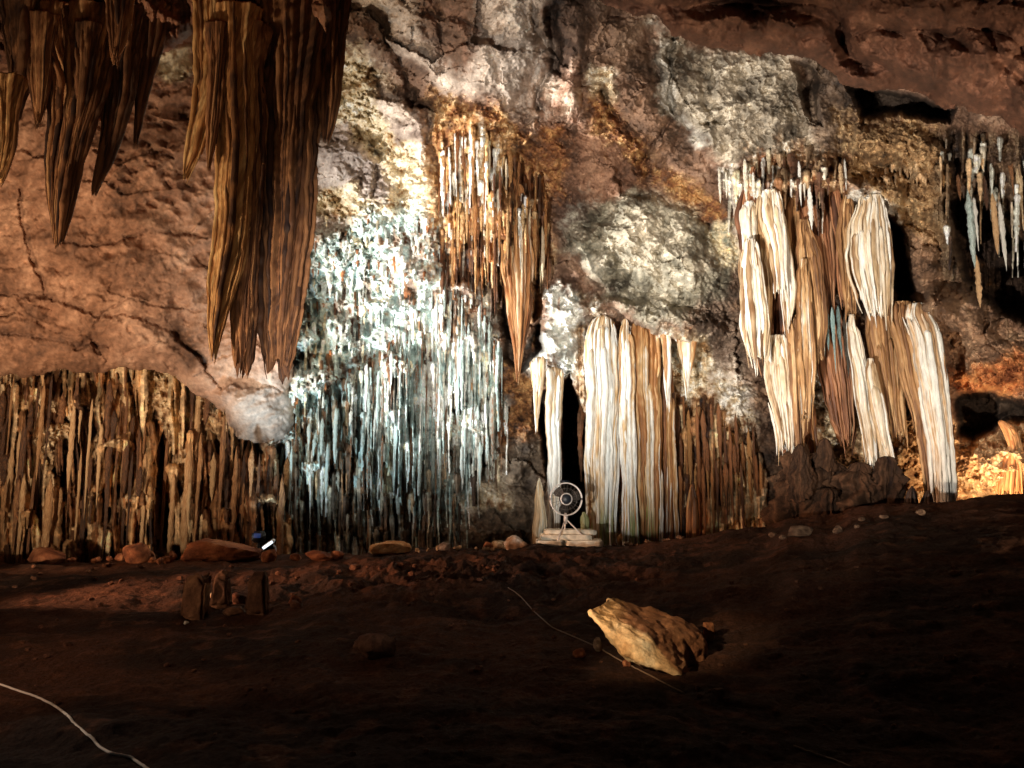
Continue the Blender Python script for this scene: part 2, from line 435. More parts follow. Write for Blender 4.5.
# right hand side
region([(722, 164), (742, 160), (750, 214), (742, 262), (730, 200)], [CREAM, WHITE, WHITE], 'drip', 4, rid=5)
region([(742, 150), (840, 150), (850, 210), (742, 222)], [(74, 48, 34), RUST, TAN, WHITE], 'drip', 6, rid=5)
region([(742, 212), (850, 206), (920, 300), (960, 500), (770, 520), (745, 380)], [(60, 40, 30), (104, 68, 44), (150, 108, 72)], 'rock', 8)
region([(800, 50), (850, 60), (860, 120), (840, 160), (810, 150)], [(44, 32, 26), (96, 70, 52), (132, 104, 80)], 'rock', 7)
region([(838, 118), (940, 122), (966, 180), (955, 240), (950, 300), (905, 236), (880, 206), (846, 186)], [(120, 88, 56), (170, 134, 92), (196, 166, 122)], 'crust', 7)
region([(840, 186), (876, 196), (900, 220), (888, 212), (850, 206)], [CREAM, WHITE, WHITE], 'crust', 3)
region([(904, 230), (936, 250), (968, 300), (1030, 340), (1175, 350), (1175, 400), (1020, 404), (952, 396), (930, 330)], [(116, 78, 52), (160, 112, 76), (188, 144, 104)], 'rock', 7)
region([(950, 372), (1020, 350), (1030, 396), (950, 398)], [(140, 74, 34), (186, 112, 58), (200, 140, 84)], 'crust', 5)
region([(944, 130), (1175, 120), (1175, 330), (1010, 330), (950, 290), (936, 220)], [(46, 34, 27), (92, 68, 50), (140, 118, 92)], 'drip', 8, rid=6)
region([(880, 420), (1175, 412), (1175, 604), (880, 604)], [(140, 96, 62), (196, 156, 112), (222, 194, 154)], 'crust', 6)
region([(800, 380), (860, 370), (868, 420), (868, 480), (810, 470)], [(110, 92, 72), (176, 150, 118), CREAM, WHITE], 'crust', 6)
# the brown curtain on the left
region([(-150, 350), (160, 350), (208, 386), (240, 430), (292, 448), (296, 604), (-150, 604)], [(66, 46, 34), (118, 84, 56), TAN, (206, 176, 138)], 'drip', 8, rid=1)
region([(30, 400), (70, 396), (84, 440), (60, 466), (40, 450)], [RBR, TAN, CREAM], 'crust', 6)
region([(120, 372), (150, 366), (215, 402), (228, 430), (170, 426)], [RUST, TAN, CREAM], 'crust', 7)

# ---- relief
fac = (w2 - w1)
D -= REL_R * (.50 * fa + .12 * fb + .03 * fc + .50 * n_mid + .09 * n_fine + .35 * (.3 - bil2) + .03 * spk)
D -= REL_C * (.30 * n_mid + .16 * fb + .10 * fc + .28 * (.4 - bil) * 2 + .07 * spk + .10 * strk2 + .08 * n_fine)
D += REL_D * .14
D -= REL_D * (.28 * strk2 + .16 * strk + .45 * n_mid + .10 * spk + .16 * n_fine + .10 * fb + .16 * (.4 - bil))

for (cu, cv_, ru, rv, am) in ((625, 312, 46, 14, 1.5), (672, 322, 34, 12, 1.2), (700, 330, 26, 12, .9), (560, 345, 34, 16, 1.1), (770, 186, 40, 22, 1.5), (815, 176, 34, 20, 1.5), (876, 196, 34, 15, 1.6), (845, 188, 20, 16, 1.2),
                              (900, 303, 42, 12, 1.5), (932, 308, 20, 10, 1.3), (516, 215, 24, 30, .9)):
    D -= am * np.exp(-(((WU - cu) / ru) ** 2 + ((WV - cv_) / rv) ** 2) ** 1.5)
def bulge(u, v, ru, rv, am, ang=0., p=.8):
    global D
    a_ = math.radians(ang); du = WU - u; dv = WV - v
    q = ((du * math.cos(a_) + dv * math.sin(a_)) / ru) ** 2 + ((-du * math.sin(a_) + dv * math.cos(a_)) / rv) ** 2
    D = D - am * np.maximum(1 - q, 0) ** p
for b_ in ((506, 62, 30, 56, 1.0, 8), (470, 60, 26, 46, .7, -20), (360, 40, 44, 20, .8, 40), (415, 40, 26, 40, .6, -25), (604, 166, 44, 56, 1.0, -20), (640, 118, 34, 52, .8, -15), (618, 50, 30, 34, .7, 20),
           (568, 92, 16, 36, .8, 10), (575, 36, 18, 36, .6, 0), (684, 92, 20, 60, .6, -25), (742, 112, 52, 62, .7, 0), (712, 70, 26, 30, .4, 0), (775, 120, 26, 40, .45, -20), (652, 262, 70, 64, 1.3, 25), (606, 246, 34, 40, .7, 20),
           (700, 290, 40, 52, .7, 10), (640, 230, 26, 30, .4, 0), (690, 330, 46, 26, .6, 0), (400, 118, 22, 44, .6, -38), (345, 166, 46, 26, .7, 38), (326, 240, 36, 32, .6, 10), (372, 210, 30, 30, .5, 0), (350, 90, 26, 34, .5, 0),
           (490, 170, 50, 74, .8, 0), (505, 240, 34, 60, .6, 0), (895, 148, 54, 26, .9, 6), (862, 150, 26, 26, .6, 0), (935, 190, 24, 50, .7, -10), (920, 262, 22, 44, .7, -25), (960, 318, 48, 26, 1.0, 38), (1010, 366, 46, 28, .9, 10),
           (925, 340, 22, 40, .7, -20), (820, 430, 30, 40, .6, 0), (740, 420, 34, 40, .6, 0), (560, 312, 28, 36, .7, 0), (500, 510, 44, 34, .7, 10), (515, 440, 20, 40, .5, 0), (450, 540, 40, 20, .5, 0), (820, 140, 20, 40, .6, 0), (1000, 470, 60, 30, .7, 0), (910, 462, 30, 30, .5, 0)):
    bulge(*b_)
# ledges and pockets that break up the dripstone curtains
for k in range(20):
    lu, lv = RNG.uniform(290, 498), RNG.uniform(235, 500)
    bulge(lu, lv, RNG.uniform(12, 34), RNG.uniform(6, 15), RNG.uniform(.3, .85), RNG.uniform(-20, 10))
    bulge(lu + RNG.uniform(-10, 10), lv + RNG.uniform(14, 24), RNG.uniform(6, 12), RNG.uniform(8, 14), -RNG.uniform(.1, .4), 0, 1.)
for k in range(30):
    lu, lv = RNG.uniform(-60, 285), RNG.uniform(385, 530)
    bulge(lu, lv, RNG.uniform(10, 30), RNG.uniform(8, 22), RNG.uniform(.3, .8), RNG.uniform(-15, 15))
    bulge(lu + RNG.uniform(-14, 14), lv + RNG.uniform(20, 34), RNG.uniform(5, 12), RNG.uniform(12, 36), -RNG.uniform(.4, 1.2), 0, 1.)
for k in range(12):
    bulge(RNG.uniform(444, 540), RNG.uniform(110, 280), RNG.uniform(8, 20), RNG.uniform(6, 14), RNG.uniform(.3, .7))
# hollows in the grey rock
pit = sstep(.36, .10, p1) * (pc > .5)
gr = np.zeros((H, W), np.float32)
for poly in ([(650, 60), (812, 60), (812, 170), (700, 150)], [(570, 216), (640, 192), (750, 300), (735, 370), (640, 326)]):
    gr = np.maximum(gr, sstep(-8, 12, sdpoly(WU, WV, poly)))
D += gr * (.42 * (cav - .3) - .40 * (.3 - billow(UU / 40., VV / 36., 2, 2)) + .16 * pit)

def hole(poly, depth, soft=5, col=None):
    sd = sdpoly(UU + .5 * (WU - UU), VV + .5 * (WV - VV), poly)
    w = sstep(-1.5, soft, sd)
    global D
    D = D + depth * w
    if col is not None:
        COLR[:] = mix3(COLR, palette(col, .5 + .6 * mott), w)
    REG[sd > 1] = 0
HOLE_SHADE = [(40, 28, 22), (66, 47, 36), (92, 70, 54)]  # recess colour darkened to stand in for the missing light inside
hole([(561, 386), (571, 374), (580, 396), (588, 420), (590, 540), (556, 545), (560, 470)], 3.2, 5, HOLE_SHADE)
hole([(533, 398), (546, 390), (549, 440), (550, 480), (541, 455)], 2.4, 4, HOLE_SHADE)
hole([(498, 300), (514, 308), (524, 345), (540, 316), (548, 350), (520, 374), (500, 364)], 1.4, 8, HOLE_SHADE)
hole([(944, 196), (968, 190), (1000, 220), (1040, 250), (1040, 330), (1000, 318), (968, 290), (948, 240)], 2.6, 10, HOLE_SHADE)
hole([(948, 400), (962, 390), (990, 390), (1016, 398), (1040, 404), (1040, 424), (1012, 424), (992, 434), (974, 442), (958, 436)], 2.0, 9, HOLE_SHADE)
hole([(846, 84), (905, 92), (956, 108), (950, 124), (900, 118), (862, 122)], 2.5, 7, HOLE_SHADE)
hole([(876, 300), (900, 296), (912, 314), (880, 322)], 1.2, 6, HOLE_SHADE)
hole([(886, 214), (902, 226), (914, 268), (916, 310), (898, 308)], 1.5, 7, HOLE_SHADE)
hole([(154, 452), (166, 440), (176, 520), (170, 552), (156, 548)], 1.4, 5, HOLE_SHADE)  # shadow patch in the left curtain, cut and darkened as a recess
hole([(820, 320), (850, 315), (852, 352), (826, 360)], .9, 6, HOLE_SHADE)
hole([(545, 6), (560, 0), (566, 40), (560, 76), (549, 70)], .9, 6)
hole([(790, 60), (815, 66), (822, 130), (806, 126)], .9, 6)
for line, wd, dp in (([(398, 60), (424, 110), (440, 180), (450, 260)], 5, .5), ([(590, 84), (604, 100), (650, 170)], 4, .5), ([(655, 100), (668, 120), (640, 170)], 3, .3),
                     ([(536, 10), (548, 60), (540, 110)], 4, .6), ([(672, 44), (670, 110)], 3, .4)):
    D += dp * sstep(wd * 1.8, 0, sdline(WU, WV, line))

# dark algae / manganese blotches with shapes of their own
bl = sstep(.34, .5, fbm(UU / 26. + 9, VV / 24., 4, 6, .6)) * (REL_C + .7 * REL_D)
COLR = mix3(COLR, palette([(70, 66, 58), (120, 92, 60), (150, 96, 46)], .5 + spk), (.55 * bl * ((UU < 520) | (UU > 600))).astype(np.float32))
# rust streaks down the pale curtain
rs = sstep(.18, .42, fbs(UU / 7., VV / 34., 3, 5, .6)) * ((REG == 2) | (REL_C > .5)) * (UU > 285) * (UU < 560) * (VV > 215)
COLR = mix3(COLR, palette([(110, 64, 32), RUST, GOLD], .5 + spk), (.7 * rs).astype(np.float32))

# ---- thousands of hanging drips rastered into the relief
D0 = D.copy()
def stamp(u0, vt, L_, r, off, col, wig=1.0, taper=1.0, knob=.2):
    r0, c0 = at(u0, vt)
    n = int(L_ / ST)
    if n < 4: return
    vs = np.arange(n) * ST; t = vs / (n * ST)
    rows = np.clip(r0 + np.arange(n), 0, H - 1)
    ph = RNG.random(3) * 20
    uc = u0 + wig * (np.sin(vs / 23. + ph[0]) * .7 + np.sin(vs / 9. + ph[1]) * .25)
    rad = r * (1 - taper * t ** 1.6) * (1 + knob * np.sin(vs / 6. + ph[2]) + knob * .6 * np.sin(vs / 2.6 + ph[0])) + .35
    rad *= sstep(-.02, .06, t) * .5 + .5
    ci = np.arange(at(u0 - r * 1.5 - 3, 0)[1], at(u0 + r * 1.5 + 3, 0)[1] + 1)
    cols = ci * ST - 150
    q = (cols[None] - uc[:, None]) / rad[:, None]
    m = np.abs(q) < 1
    yb = D0[rows, c0]
    k = min(n, 15); yb = np.convolve(np.pad(yb, (k, k), 'edge'), np.ones(2 * k + 1) / (2 * k + 1), 'valid')
    yb = np.minimum(yb, np.minimum.accumulate(yb) + .25)
    dep = yb[:, None] - off - (rad[:, None] * yb[:, None] / F) * 1.3 * np.sqrt(np.maximum(1 - q * q, 0)) * (1 + .2 * np.sin(q * 5 + ph[1]))
    sub = (rows[:, None], ci[None])
    cur = D[sub]; hit = m & (dep < cur)
    D[sub] = np.where(hit, dep, cur)
    sh = 1 + .22 * np.sin(vs / 11. + ph[2])[:, None] + .55 * spk[sub] + .45 * mott[sub] + .25 * strk[sub]
    cc = np.asarray(col)[None, None] * sh[..., None]
    COLR[sub] = np.where(hit[..., None], cc, COLR[sub])

def curtain(rid, n, pal, lens, rads, offs, taper=(.7, 1.), wig=1.2, vr=None):
    ys, xs = np.nonzero(REG == rid)
    lp = [lin(c) for c in pal]
    k = RNG.integers(0, len(ys), n)
    order = np.argsort(RNG.random(n))
    for j in k[order]:
        u0 = xs[j] * ST - 150; v0 = ys[j] * ST - 100
        if vr and not (vr[0] <= v0 <= vr[1]): continue
        z = RNG.random() ** 1.6
        L_ = lens[0] + (lens[1] - lens[0]) * z
        r = rads[0] + (rads[1] - rads[0]) * RNG.random() ** 2
        z_ = np.clip(.5 + 1.0 * n_mid[ys[j], xs[j]] + .5 * mott[ys[j], xs[j]] + RNG.normal() * .26, 0, .999) * (len(lp) - 1)
        a = int(z_); w = z_ - a; c = lp[a] * (1 - w) + lp[a + 1] * w
        stamp(u0 + RNG.random(), v0, L_, r, offs[0] + (offs[1] - offs[0]) * RNG.random() ** 1.5, c * (.7 + .5 * RNG.random()), wig, RNG.uniform(*taper))

curtain(1, 300, [(80, 51, 32), (124, 80, 48), (168, 116, 70), (192, 148, 100), (210, 178, 136)], (40, 190), (2.4, 6.5), (-.1, .5), (.2, .7), 3.2)
curtain(1, 950, [(66, 42, 28), (112, 70, 42), (160, 106, 62), (190, 144, 96), (208, 174, 132)], (12, 110), (.8, 3.2), (-.1, .5), (.4, 1.), 2.2)
curtain(2, 1700, [(112, 72, 42), (160, 124, 88), (166, 178, 170), (196, 208, 202), CREAM, WHITE], (5, 36), (.7, 2.6), (-.16, .25), (.7, 1.), 1.2, (215, 500))
curtain(2, 900, [(92, 62, 40), (150, 110, 74), (140, 160, 156), CYAN, PALE, WHITE], (14, 100), (.7, 2.4), (-.1, .4), (.7, 1.), 1.4, (330, 500))
curtain(2, 420, [(66, 48, 37), (110, 84, 62), (128, 128, 118), (172, 164, 146), TAN], (20, 80), (1.2, 3.6), (0, .45), (.4, 1.), 1.2, (440, 604))
curtain(3, 620, [(74, 48, 32), (110, 68, 38), (156, 100, 52), GOLD, (204, 168, 118), WHITE], (8, 66), (.8, 2.8), (-.2, .45), (.6, 1.), 1.2, (96, 265))
curtain(4, 1150, [(66, 42, 28), (104, 64, 36), (150, 98, 54), (190, 142, 90), (206, 176, 132)], (14, 120), (1.2, 4.2), (0, .45), (.3, .9), 1.6, (380, 604))
curtain(5, 110, [CREAM, WHITE, RUST, TAN, (90, 58, 40)], (10, 54), (1.0, 3.4), (0, .4), (.7, 1.), 1.)
curtain(6, 200, [(120, 96, 70), WHITE, PALE, TAN, (70, 50, 38)], (8, 66), (1.0, 3.6), (0, .6), (.8, 1.), 1., (130, 240))
# short drips growing out of the pale crust above it
for k in range(1500):
    u0 = RNG.uniform(284, 500); v0 = RNG.uniform(215, 470)
    r0, c0 = at(u0, v0)
    if REL_C[r0, c0] < .4: continue
    c = [lin(q) for q in (PALE, WHITE, (206, 216, 206), CREAM, (186, 202, 198), PALE, WHITE, (214, 220, 210), RUST, (120, 84, 54))][int(RNG.integers(0, 10))]
    stamp(u0, v0, RNG.uniform(5, 12 + (v0 - 200) * .10), RNG.uniform(.7, 2.0), RNG.uniform(-.12, .12), c * RNG.uniform(.7, 1.15), 1.2, RNG.uniform(.6, 1.))
# short fringe under the tan rock at the right
for k in range(40):
    stamp(RNG.uniform(884, 950), RNG.uniform(162, 178), RNG.uniform(6, 16), RNG.uniform(1, 2.2), RNG.uniform(0, .2), lin(TAN) * RNG.uniform(.5, 1.1))
# base relief noise over everything
D += .022 * spk + .022 * fbm(UU / 2.6, VV / 3.2, 2, 1)
COLR *= (1 + .36 * spk + .22 * mott)[..., None]
LUM = COLR @ np.array([.3, .6, .1], np.float32)
COLR = mix3(COLR, LUM[..., None] * np.array([1.10, 1., .80], np.float32), (.28 * REL_R + .10).astype(np.float32))
COLR = np.clip(COLR, .012, .86)

def sheet(name, mask, mat, Dm, Cm, U=None, V=None):
    """one mesh from the faces of the relief inside the mask"""
    U = UU if U is None else U; V = VV if V is None else V
    h, w = U.shape
    X, Y, Z = P(U, V, Dm)
    q = mask[:-1, :-1] & mask[:-1, 1:] & mask[1:, 1:] & mask[1:, :-1]
    idx = np.arange(h * w).reshape(h, w)
    f = np.stack([idx[:-1, :-1], idx[1:, :-1], idx[1:, 1:], idx[:-1, 1:]], -1)[q]
    used = np.zeros(h * w, bool); used[f.ravel()] = True
    remap = np.cumsum(used) - 1
    pts = np.stack([X, Y, Z], -1).reshape(-1, 3)[used]
    return mesh_np(name, pts, remap[f], mat, Cm.reshape(-1, 3)[used])

def dil(m):
    o = m.copy(); o[1:] |= m[:-1]; o[:, 1:] |= m[:, :-1]; o[1:, 1:] |= m[:-1, :-1]
    return o
def grow(q):
    """vertex mask whose faces are exactly the cells q"""
    m = np.zeros((H, W), bool)
    return m

def cells(name, q, mat):
    X, Y, Z = P(UU, VV, D)
    idx = np.arange(H * W).reshape(H, W)
    f = np.stack([idx[:-1, :-1], idx[1:, :-1], idx[1:, 1:], idx[:-1, 1:]], -1)[q]
    used = np.zeros(H * W, bool); used[f.ravel()] = True
    remap = np.cumsum(used) - 1
    pts = np.stack([X, Y, Z], -1).reshape(-1, 3)[used]
    return mesh_np(name, pts, remap[f], mat, COLR.reshape(-1, 3)[used])

RC = REG[:-1, :-1]
tag(cells('cave_wall', RC == 0, M_ROCK), kind='structure')
for rid, lab in ((1, 'brown and tan curtain of fused dripstone along the foot of the left wall'),
                 (2, 'pale blue-white curtain of fine dripstone in the middle of the wall'),
                 (3, 'rusty gold hanging mass of dripstone above the pale curtain'),
                 (4, 'orange-brown dripstone curtain between the white columns and the big draperies'),
                 (5, 'fringe of short white drips under the grey rock above the draperies'),
                 (6, 'dark fringe of drips over the black hollow at the right wall')):
    tag(cells('dripstone_curtain', RC == rid, M_DRIP), lab, 'dripstone curtain', kind='stuff')

# ------------------------------------------------------------------ nearer rock masses: overhangs and ceiling
def mass(name, poly, depth, cols, amp, step=1.0, round_w=18, round_d=.9, seed=0, extra=None, mat=None, bbox=None, warp=8, fk=(.4, .15)):
    us = [p[0] for p in poly]; vs = [p[1] for p in poly]
    U, V = np.meshgrid(np.arange(max(min(us), -150) - 6, min(max(us), 1175) + 7, step), np.arange(min(vs) - 6, max(vs) + 7, step))
    U = U.astype(np.float32); V = V.astype(np.float32)
    wu = U + warp * fbm(U / 26. + seed, V / 26., 4, seed, .6); wv = V + warp * fbm(U / 26., V / 26. + 50 + seed, 4, seed + 1, .6)
    sd = sdpoly(wu, wv, poly)
    Dm = depth(U, V)
    t = np.clip(1 - sd / round_w, 0, 1.0)
    Dm = Dm + round_d * (1 - np.sqrt(np.maximum(1 - t * t, 0)))
    nb = fbm(U / 90. + seed, V / 70., 4, seed + 2); nf = fbm(U / 16., V / 14., 4, seed + 3, .6); b2 = billow(U / 40. + seed, V / 30., 3, seed + 4)
    a1, a2, ac = worley(U / 80. + .4 * nf, V / 50. + .4 * nf + seed, seed)
    f1 = facet(wu / 70. + seed, wv / 48., seed); f2 = facet(wu / 24., wv / 20. + seed, seed + 2)
    Dm = Dm - amp * (1.0 * nb + .22 * nf + .8 * (.3 - b2) + fk[0] * f1 + fk[1] * f2)
    m = fbm(U / 30., V / 24., 5, seed + 5, .6); s = fbm(U / 5., V / 5., 3, seed + 6, .7)
    C = palette(cols, .5 + .75 * m + .2 * s)
    if extra: Dm, C = extra(U, V, Dm, C, m, s, sd)
    Dm = Dm + .02 * s
    C = np.clip(C * (1 + .28 * s + .2 * m)[..., None], .01, .85)
    C = mix3(C, (C @ np.array([.3, .6, .1]))[..., None] * np.array([1.10, 1., .86]), np.full(U.shape, .10))
    return sheet(name, sd > 0, mat or M_CEIL, Dm, C, U, V)

# red-brown overhang on the left
def ov_depth(U, V):
    k = sstep(60, 310, U)
    return (12.6 + (V - 30) * .0110) * (1 - k) + (16.3 + (V - 30) * .0032) * k
def ov_extra(U, V, Dm, C, m, s, sd):
    g = sstep(100, 300, U + .3 * (V - 250)) * sstep(60, 260, V)
    C = mix3(C, palette([(140, 100, 78), (190, 152, 130), (210, 186, 170)], .5 + .7 * m), g * .8)
    g2 = sstep(345, 420, V) * sstep(215, 250, U)
    C = mix3(C, palette([(132, 116, 106), (168, 154, 146), (190, 180, 174)], .5 + .7 * m), g2)
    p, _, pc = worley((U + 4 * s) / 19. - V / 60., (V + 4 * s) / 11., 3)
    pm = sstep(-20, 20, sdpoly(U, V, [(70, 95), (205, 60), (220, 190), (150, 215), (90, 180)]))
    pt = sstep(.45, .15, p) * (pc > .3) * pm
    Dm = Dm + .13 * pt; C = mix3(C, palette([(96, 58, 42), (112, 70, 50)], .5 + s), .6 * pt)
    wu = U + 7 * m + 2 * s; wv = V + 7 * m - 2 * s
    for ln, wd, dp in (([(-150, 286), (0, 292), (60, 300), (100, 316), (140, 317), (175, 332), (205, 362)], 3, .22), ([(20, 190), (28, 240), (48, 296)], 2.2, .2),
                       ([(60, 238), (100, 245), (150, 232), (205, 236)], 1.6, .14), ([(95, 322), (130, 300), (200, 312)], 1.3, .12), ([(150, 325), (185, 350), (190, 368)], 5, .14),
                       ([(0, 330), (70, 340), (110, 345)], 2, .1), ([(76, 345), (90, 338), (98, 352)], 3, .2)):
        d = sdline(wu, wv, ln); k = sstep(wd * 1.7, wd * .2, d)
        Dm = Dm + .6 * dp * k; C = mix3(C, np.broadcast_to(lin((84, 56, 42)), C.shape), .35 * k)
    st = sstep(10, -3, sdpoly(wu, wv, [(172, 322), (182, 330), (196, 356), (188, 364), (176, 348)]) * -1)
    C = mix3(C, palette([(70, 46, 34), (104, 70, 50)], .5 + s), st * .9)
    cr = sstep(-4, 4, sdpoly(wu, wv, [(150, 70), (165, 52), (190, 46), (192, 70), (168, 82)]))
    C = mix3(C, palette([GOLD, CREAM, (226, 206, 160)], .5 + .8 * s), cr); Dm = Dm - cr * .1 * s
    return Dm, C
tag(mass('cave_wall', [(-150, 20), (150, 20), (304, 30), (312, 180), (302, 300), (296, 372), (290, 438), (276, 447), (240, 440), (226, 416), (196, 392), (166, 372), (120, 366), (60, 373), (0, 377), (-150, 382)],
         ov_depth, [(100, 66, 46), (140, 95, 67), (174, 128, 97)], .46, 1.0, 22, 1.0, 1, ov_extra, fk=(.22, .06)), kind='structure')

# dark ceiling on the top left from which the brown stalactites hang
def cl_depth(U, V): return 9.45 - np.clip(62 - V, -20, 260) * .007 + .0006 * np.abs(U - 150)
def cl_extra(U, V, Dm, C, m, s, sd):
    fl = fbs(U / 14. - V / 90., V / 90., 4, 5, .6)
    Dm = Dm - .28 * fl - .1 * fbs(U / 5., V / 50., 2, 2)
    C = mix3(C, palette([(56, 34, 25), (110, 64, 40), (150, 98, 62)], .5 + .9 * fl + .2 * s), np.full(U.shape, .7, np.float32))
    return Dm, C
tag(mass('cave_ceiling', [(-150, -100), (362, -100), (348, 0), (338, 32), (322, 62), (300, 74), (268, 84), (240, 82), (226, 70), (214, 46), (202, 26), (190, 36), (168, 52), (150, 66), (128, 76), (104, 66), (82, 84), (62, 66), (42, 78), (22, 62), (-10, 70), (-150, 74)],
         cl_depth, [(78, 50, 37), (120, 76, 53), (148, 98, 68)], .35, 1.0, 16, .6, 3, cl_extra, M_HANG), kind='structure')

# red-brown ceiling slab on the top right
def cr_depth(U, V):
    e = np.interp(U, [590, 700, 800, 900, 1024, 1180], [14, 48, 62, 92, 140, 170])
    return 11.2 - np.clip(e - V, -20, 260) * .019 - np.clip(U - 800, 0, 400) * .002
def cr_extra(U, V, Dm, C, m, s, sd):
    wu = U + 8 * m; wv = V + 8 * m
    for ln, wd, dp in (([(590, 2), (700, 10), (760, 0), (835, 22), (842, 40), (850, 60), (900, 80), (930, 88), (935, 100)], 6, .5), ([(784, 56), (800, 38), (830, 32), (850, 50)], 5, .35),
                       ([(985, 30), (1000, 60), (1024, 80)], 4, .25), ([(945, 10), (940, 80)], 3, .15)):
        k = sstep(wd * 2.6, 0, sdline(wu, wv, ln)); Dm = Dm + 1.1 * dp * k
    for bu, bv, ru, rv, am in ((900, 60, 70, 30, .7), (790, 30, 50, 26, .6), (980, 70, 50, 40, .7), (860, 78, 34, 16, .5), (720, 28, 46, 22, .5), (930, 12, 60, 24, .5), (1060, 90, 50, 50, .7)):
        Dm = Dm - am * np.maximum(1 - ((wu - bu) / ru) ** 2 - ((wv - bv) / rv) ** 2, 0) ** .7
    fine = billow(U / 9., V / 9., 3, 2)
    Dm = Dm + .03 * fine
    return Dm, C
tag(mass('cave_ceiling', [(585, -100), (1180, -100), (1180, 176), (1030, 142), (1000, 118), (975, 113), (950, 110), (930, 98), (905, 90), (872, 94), (842, 86), (828, 70), (812, 58), (790, 54), (740, 52), (702, 48), (676, 38), (656, 20), (620, 12), (590, 4)],
         cr_depth, [(84, 54, 39), (118, 76, 55), (146, 100, 74)], .5, 1.0, 22, .9, 2, cr_extra, fk=(.12, .05)), kind='structure')
# upper ceiling closing the cave above the frame
cv, cf = [], []
xs = np.linspace(-22, 22, 60); ys = np.linspace(-8, 15, 40)
XX, YY = np.meshgrid(xs, ys)
ZZ = np.interp(YY, [-8, 0, 6, 9, 12, 15], [6.5, 7.2, 8.6, 9.2, 11.6, 14.2]) + .6 * fbm(XX / 3., YY / 3., 4, 2)
idx = np.arange(XX.size).reshape(XX.shape)
ff = np.stack([idx[:-1, :-1], idx[1:, :-1], idx[1:, 1:], idx[:-1, 1:]], -1).reshape(-1, 4)
tag(mesh_np('cave_ceiling', np.stack([XX, YY, ZZ], -1).reshape(-1, 3), ff, M_CEIL, palette([(84, 52, 38), (120, 74, 52)], .5 + .8 * fbm(XX, YY, 3, 4)).reshape(-1, 3)), kind='structure')

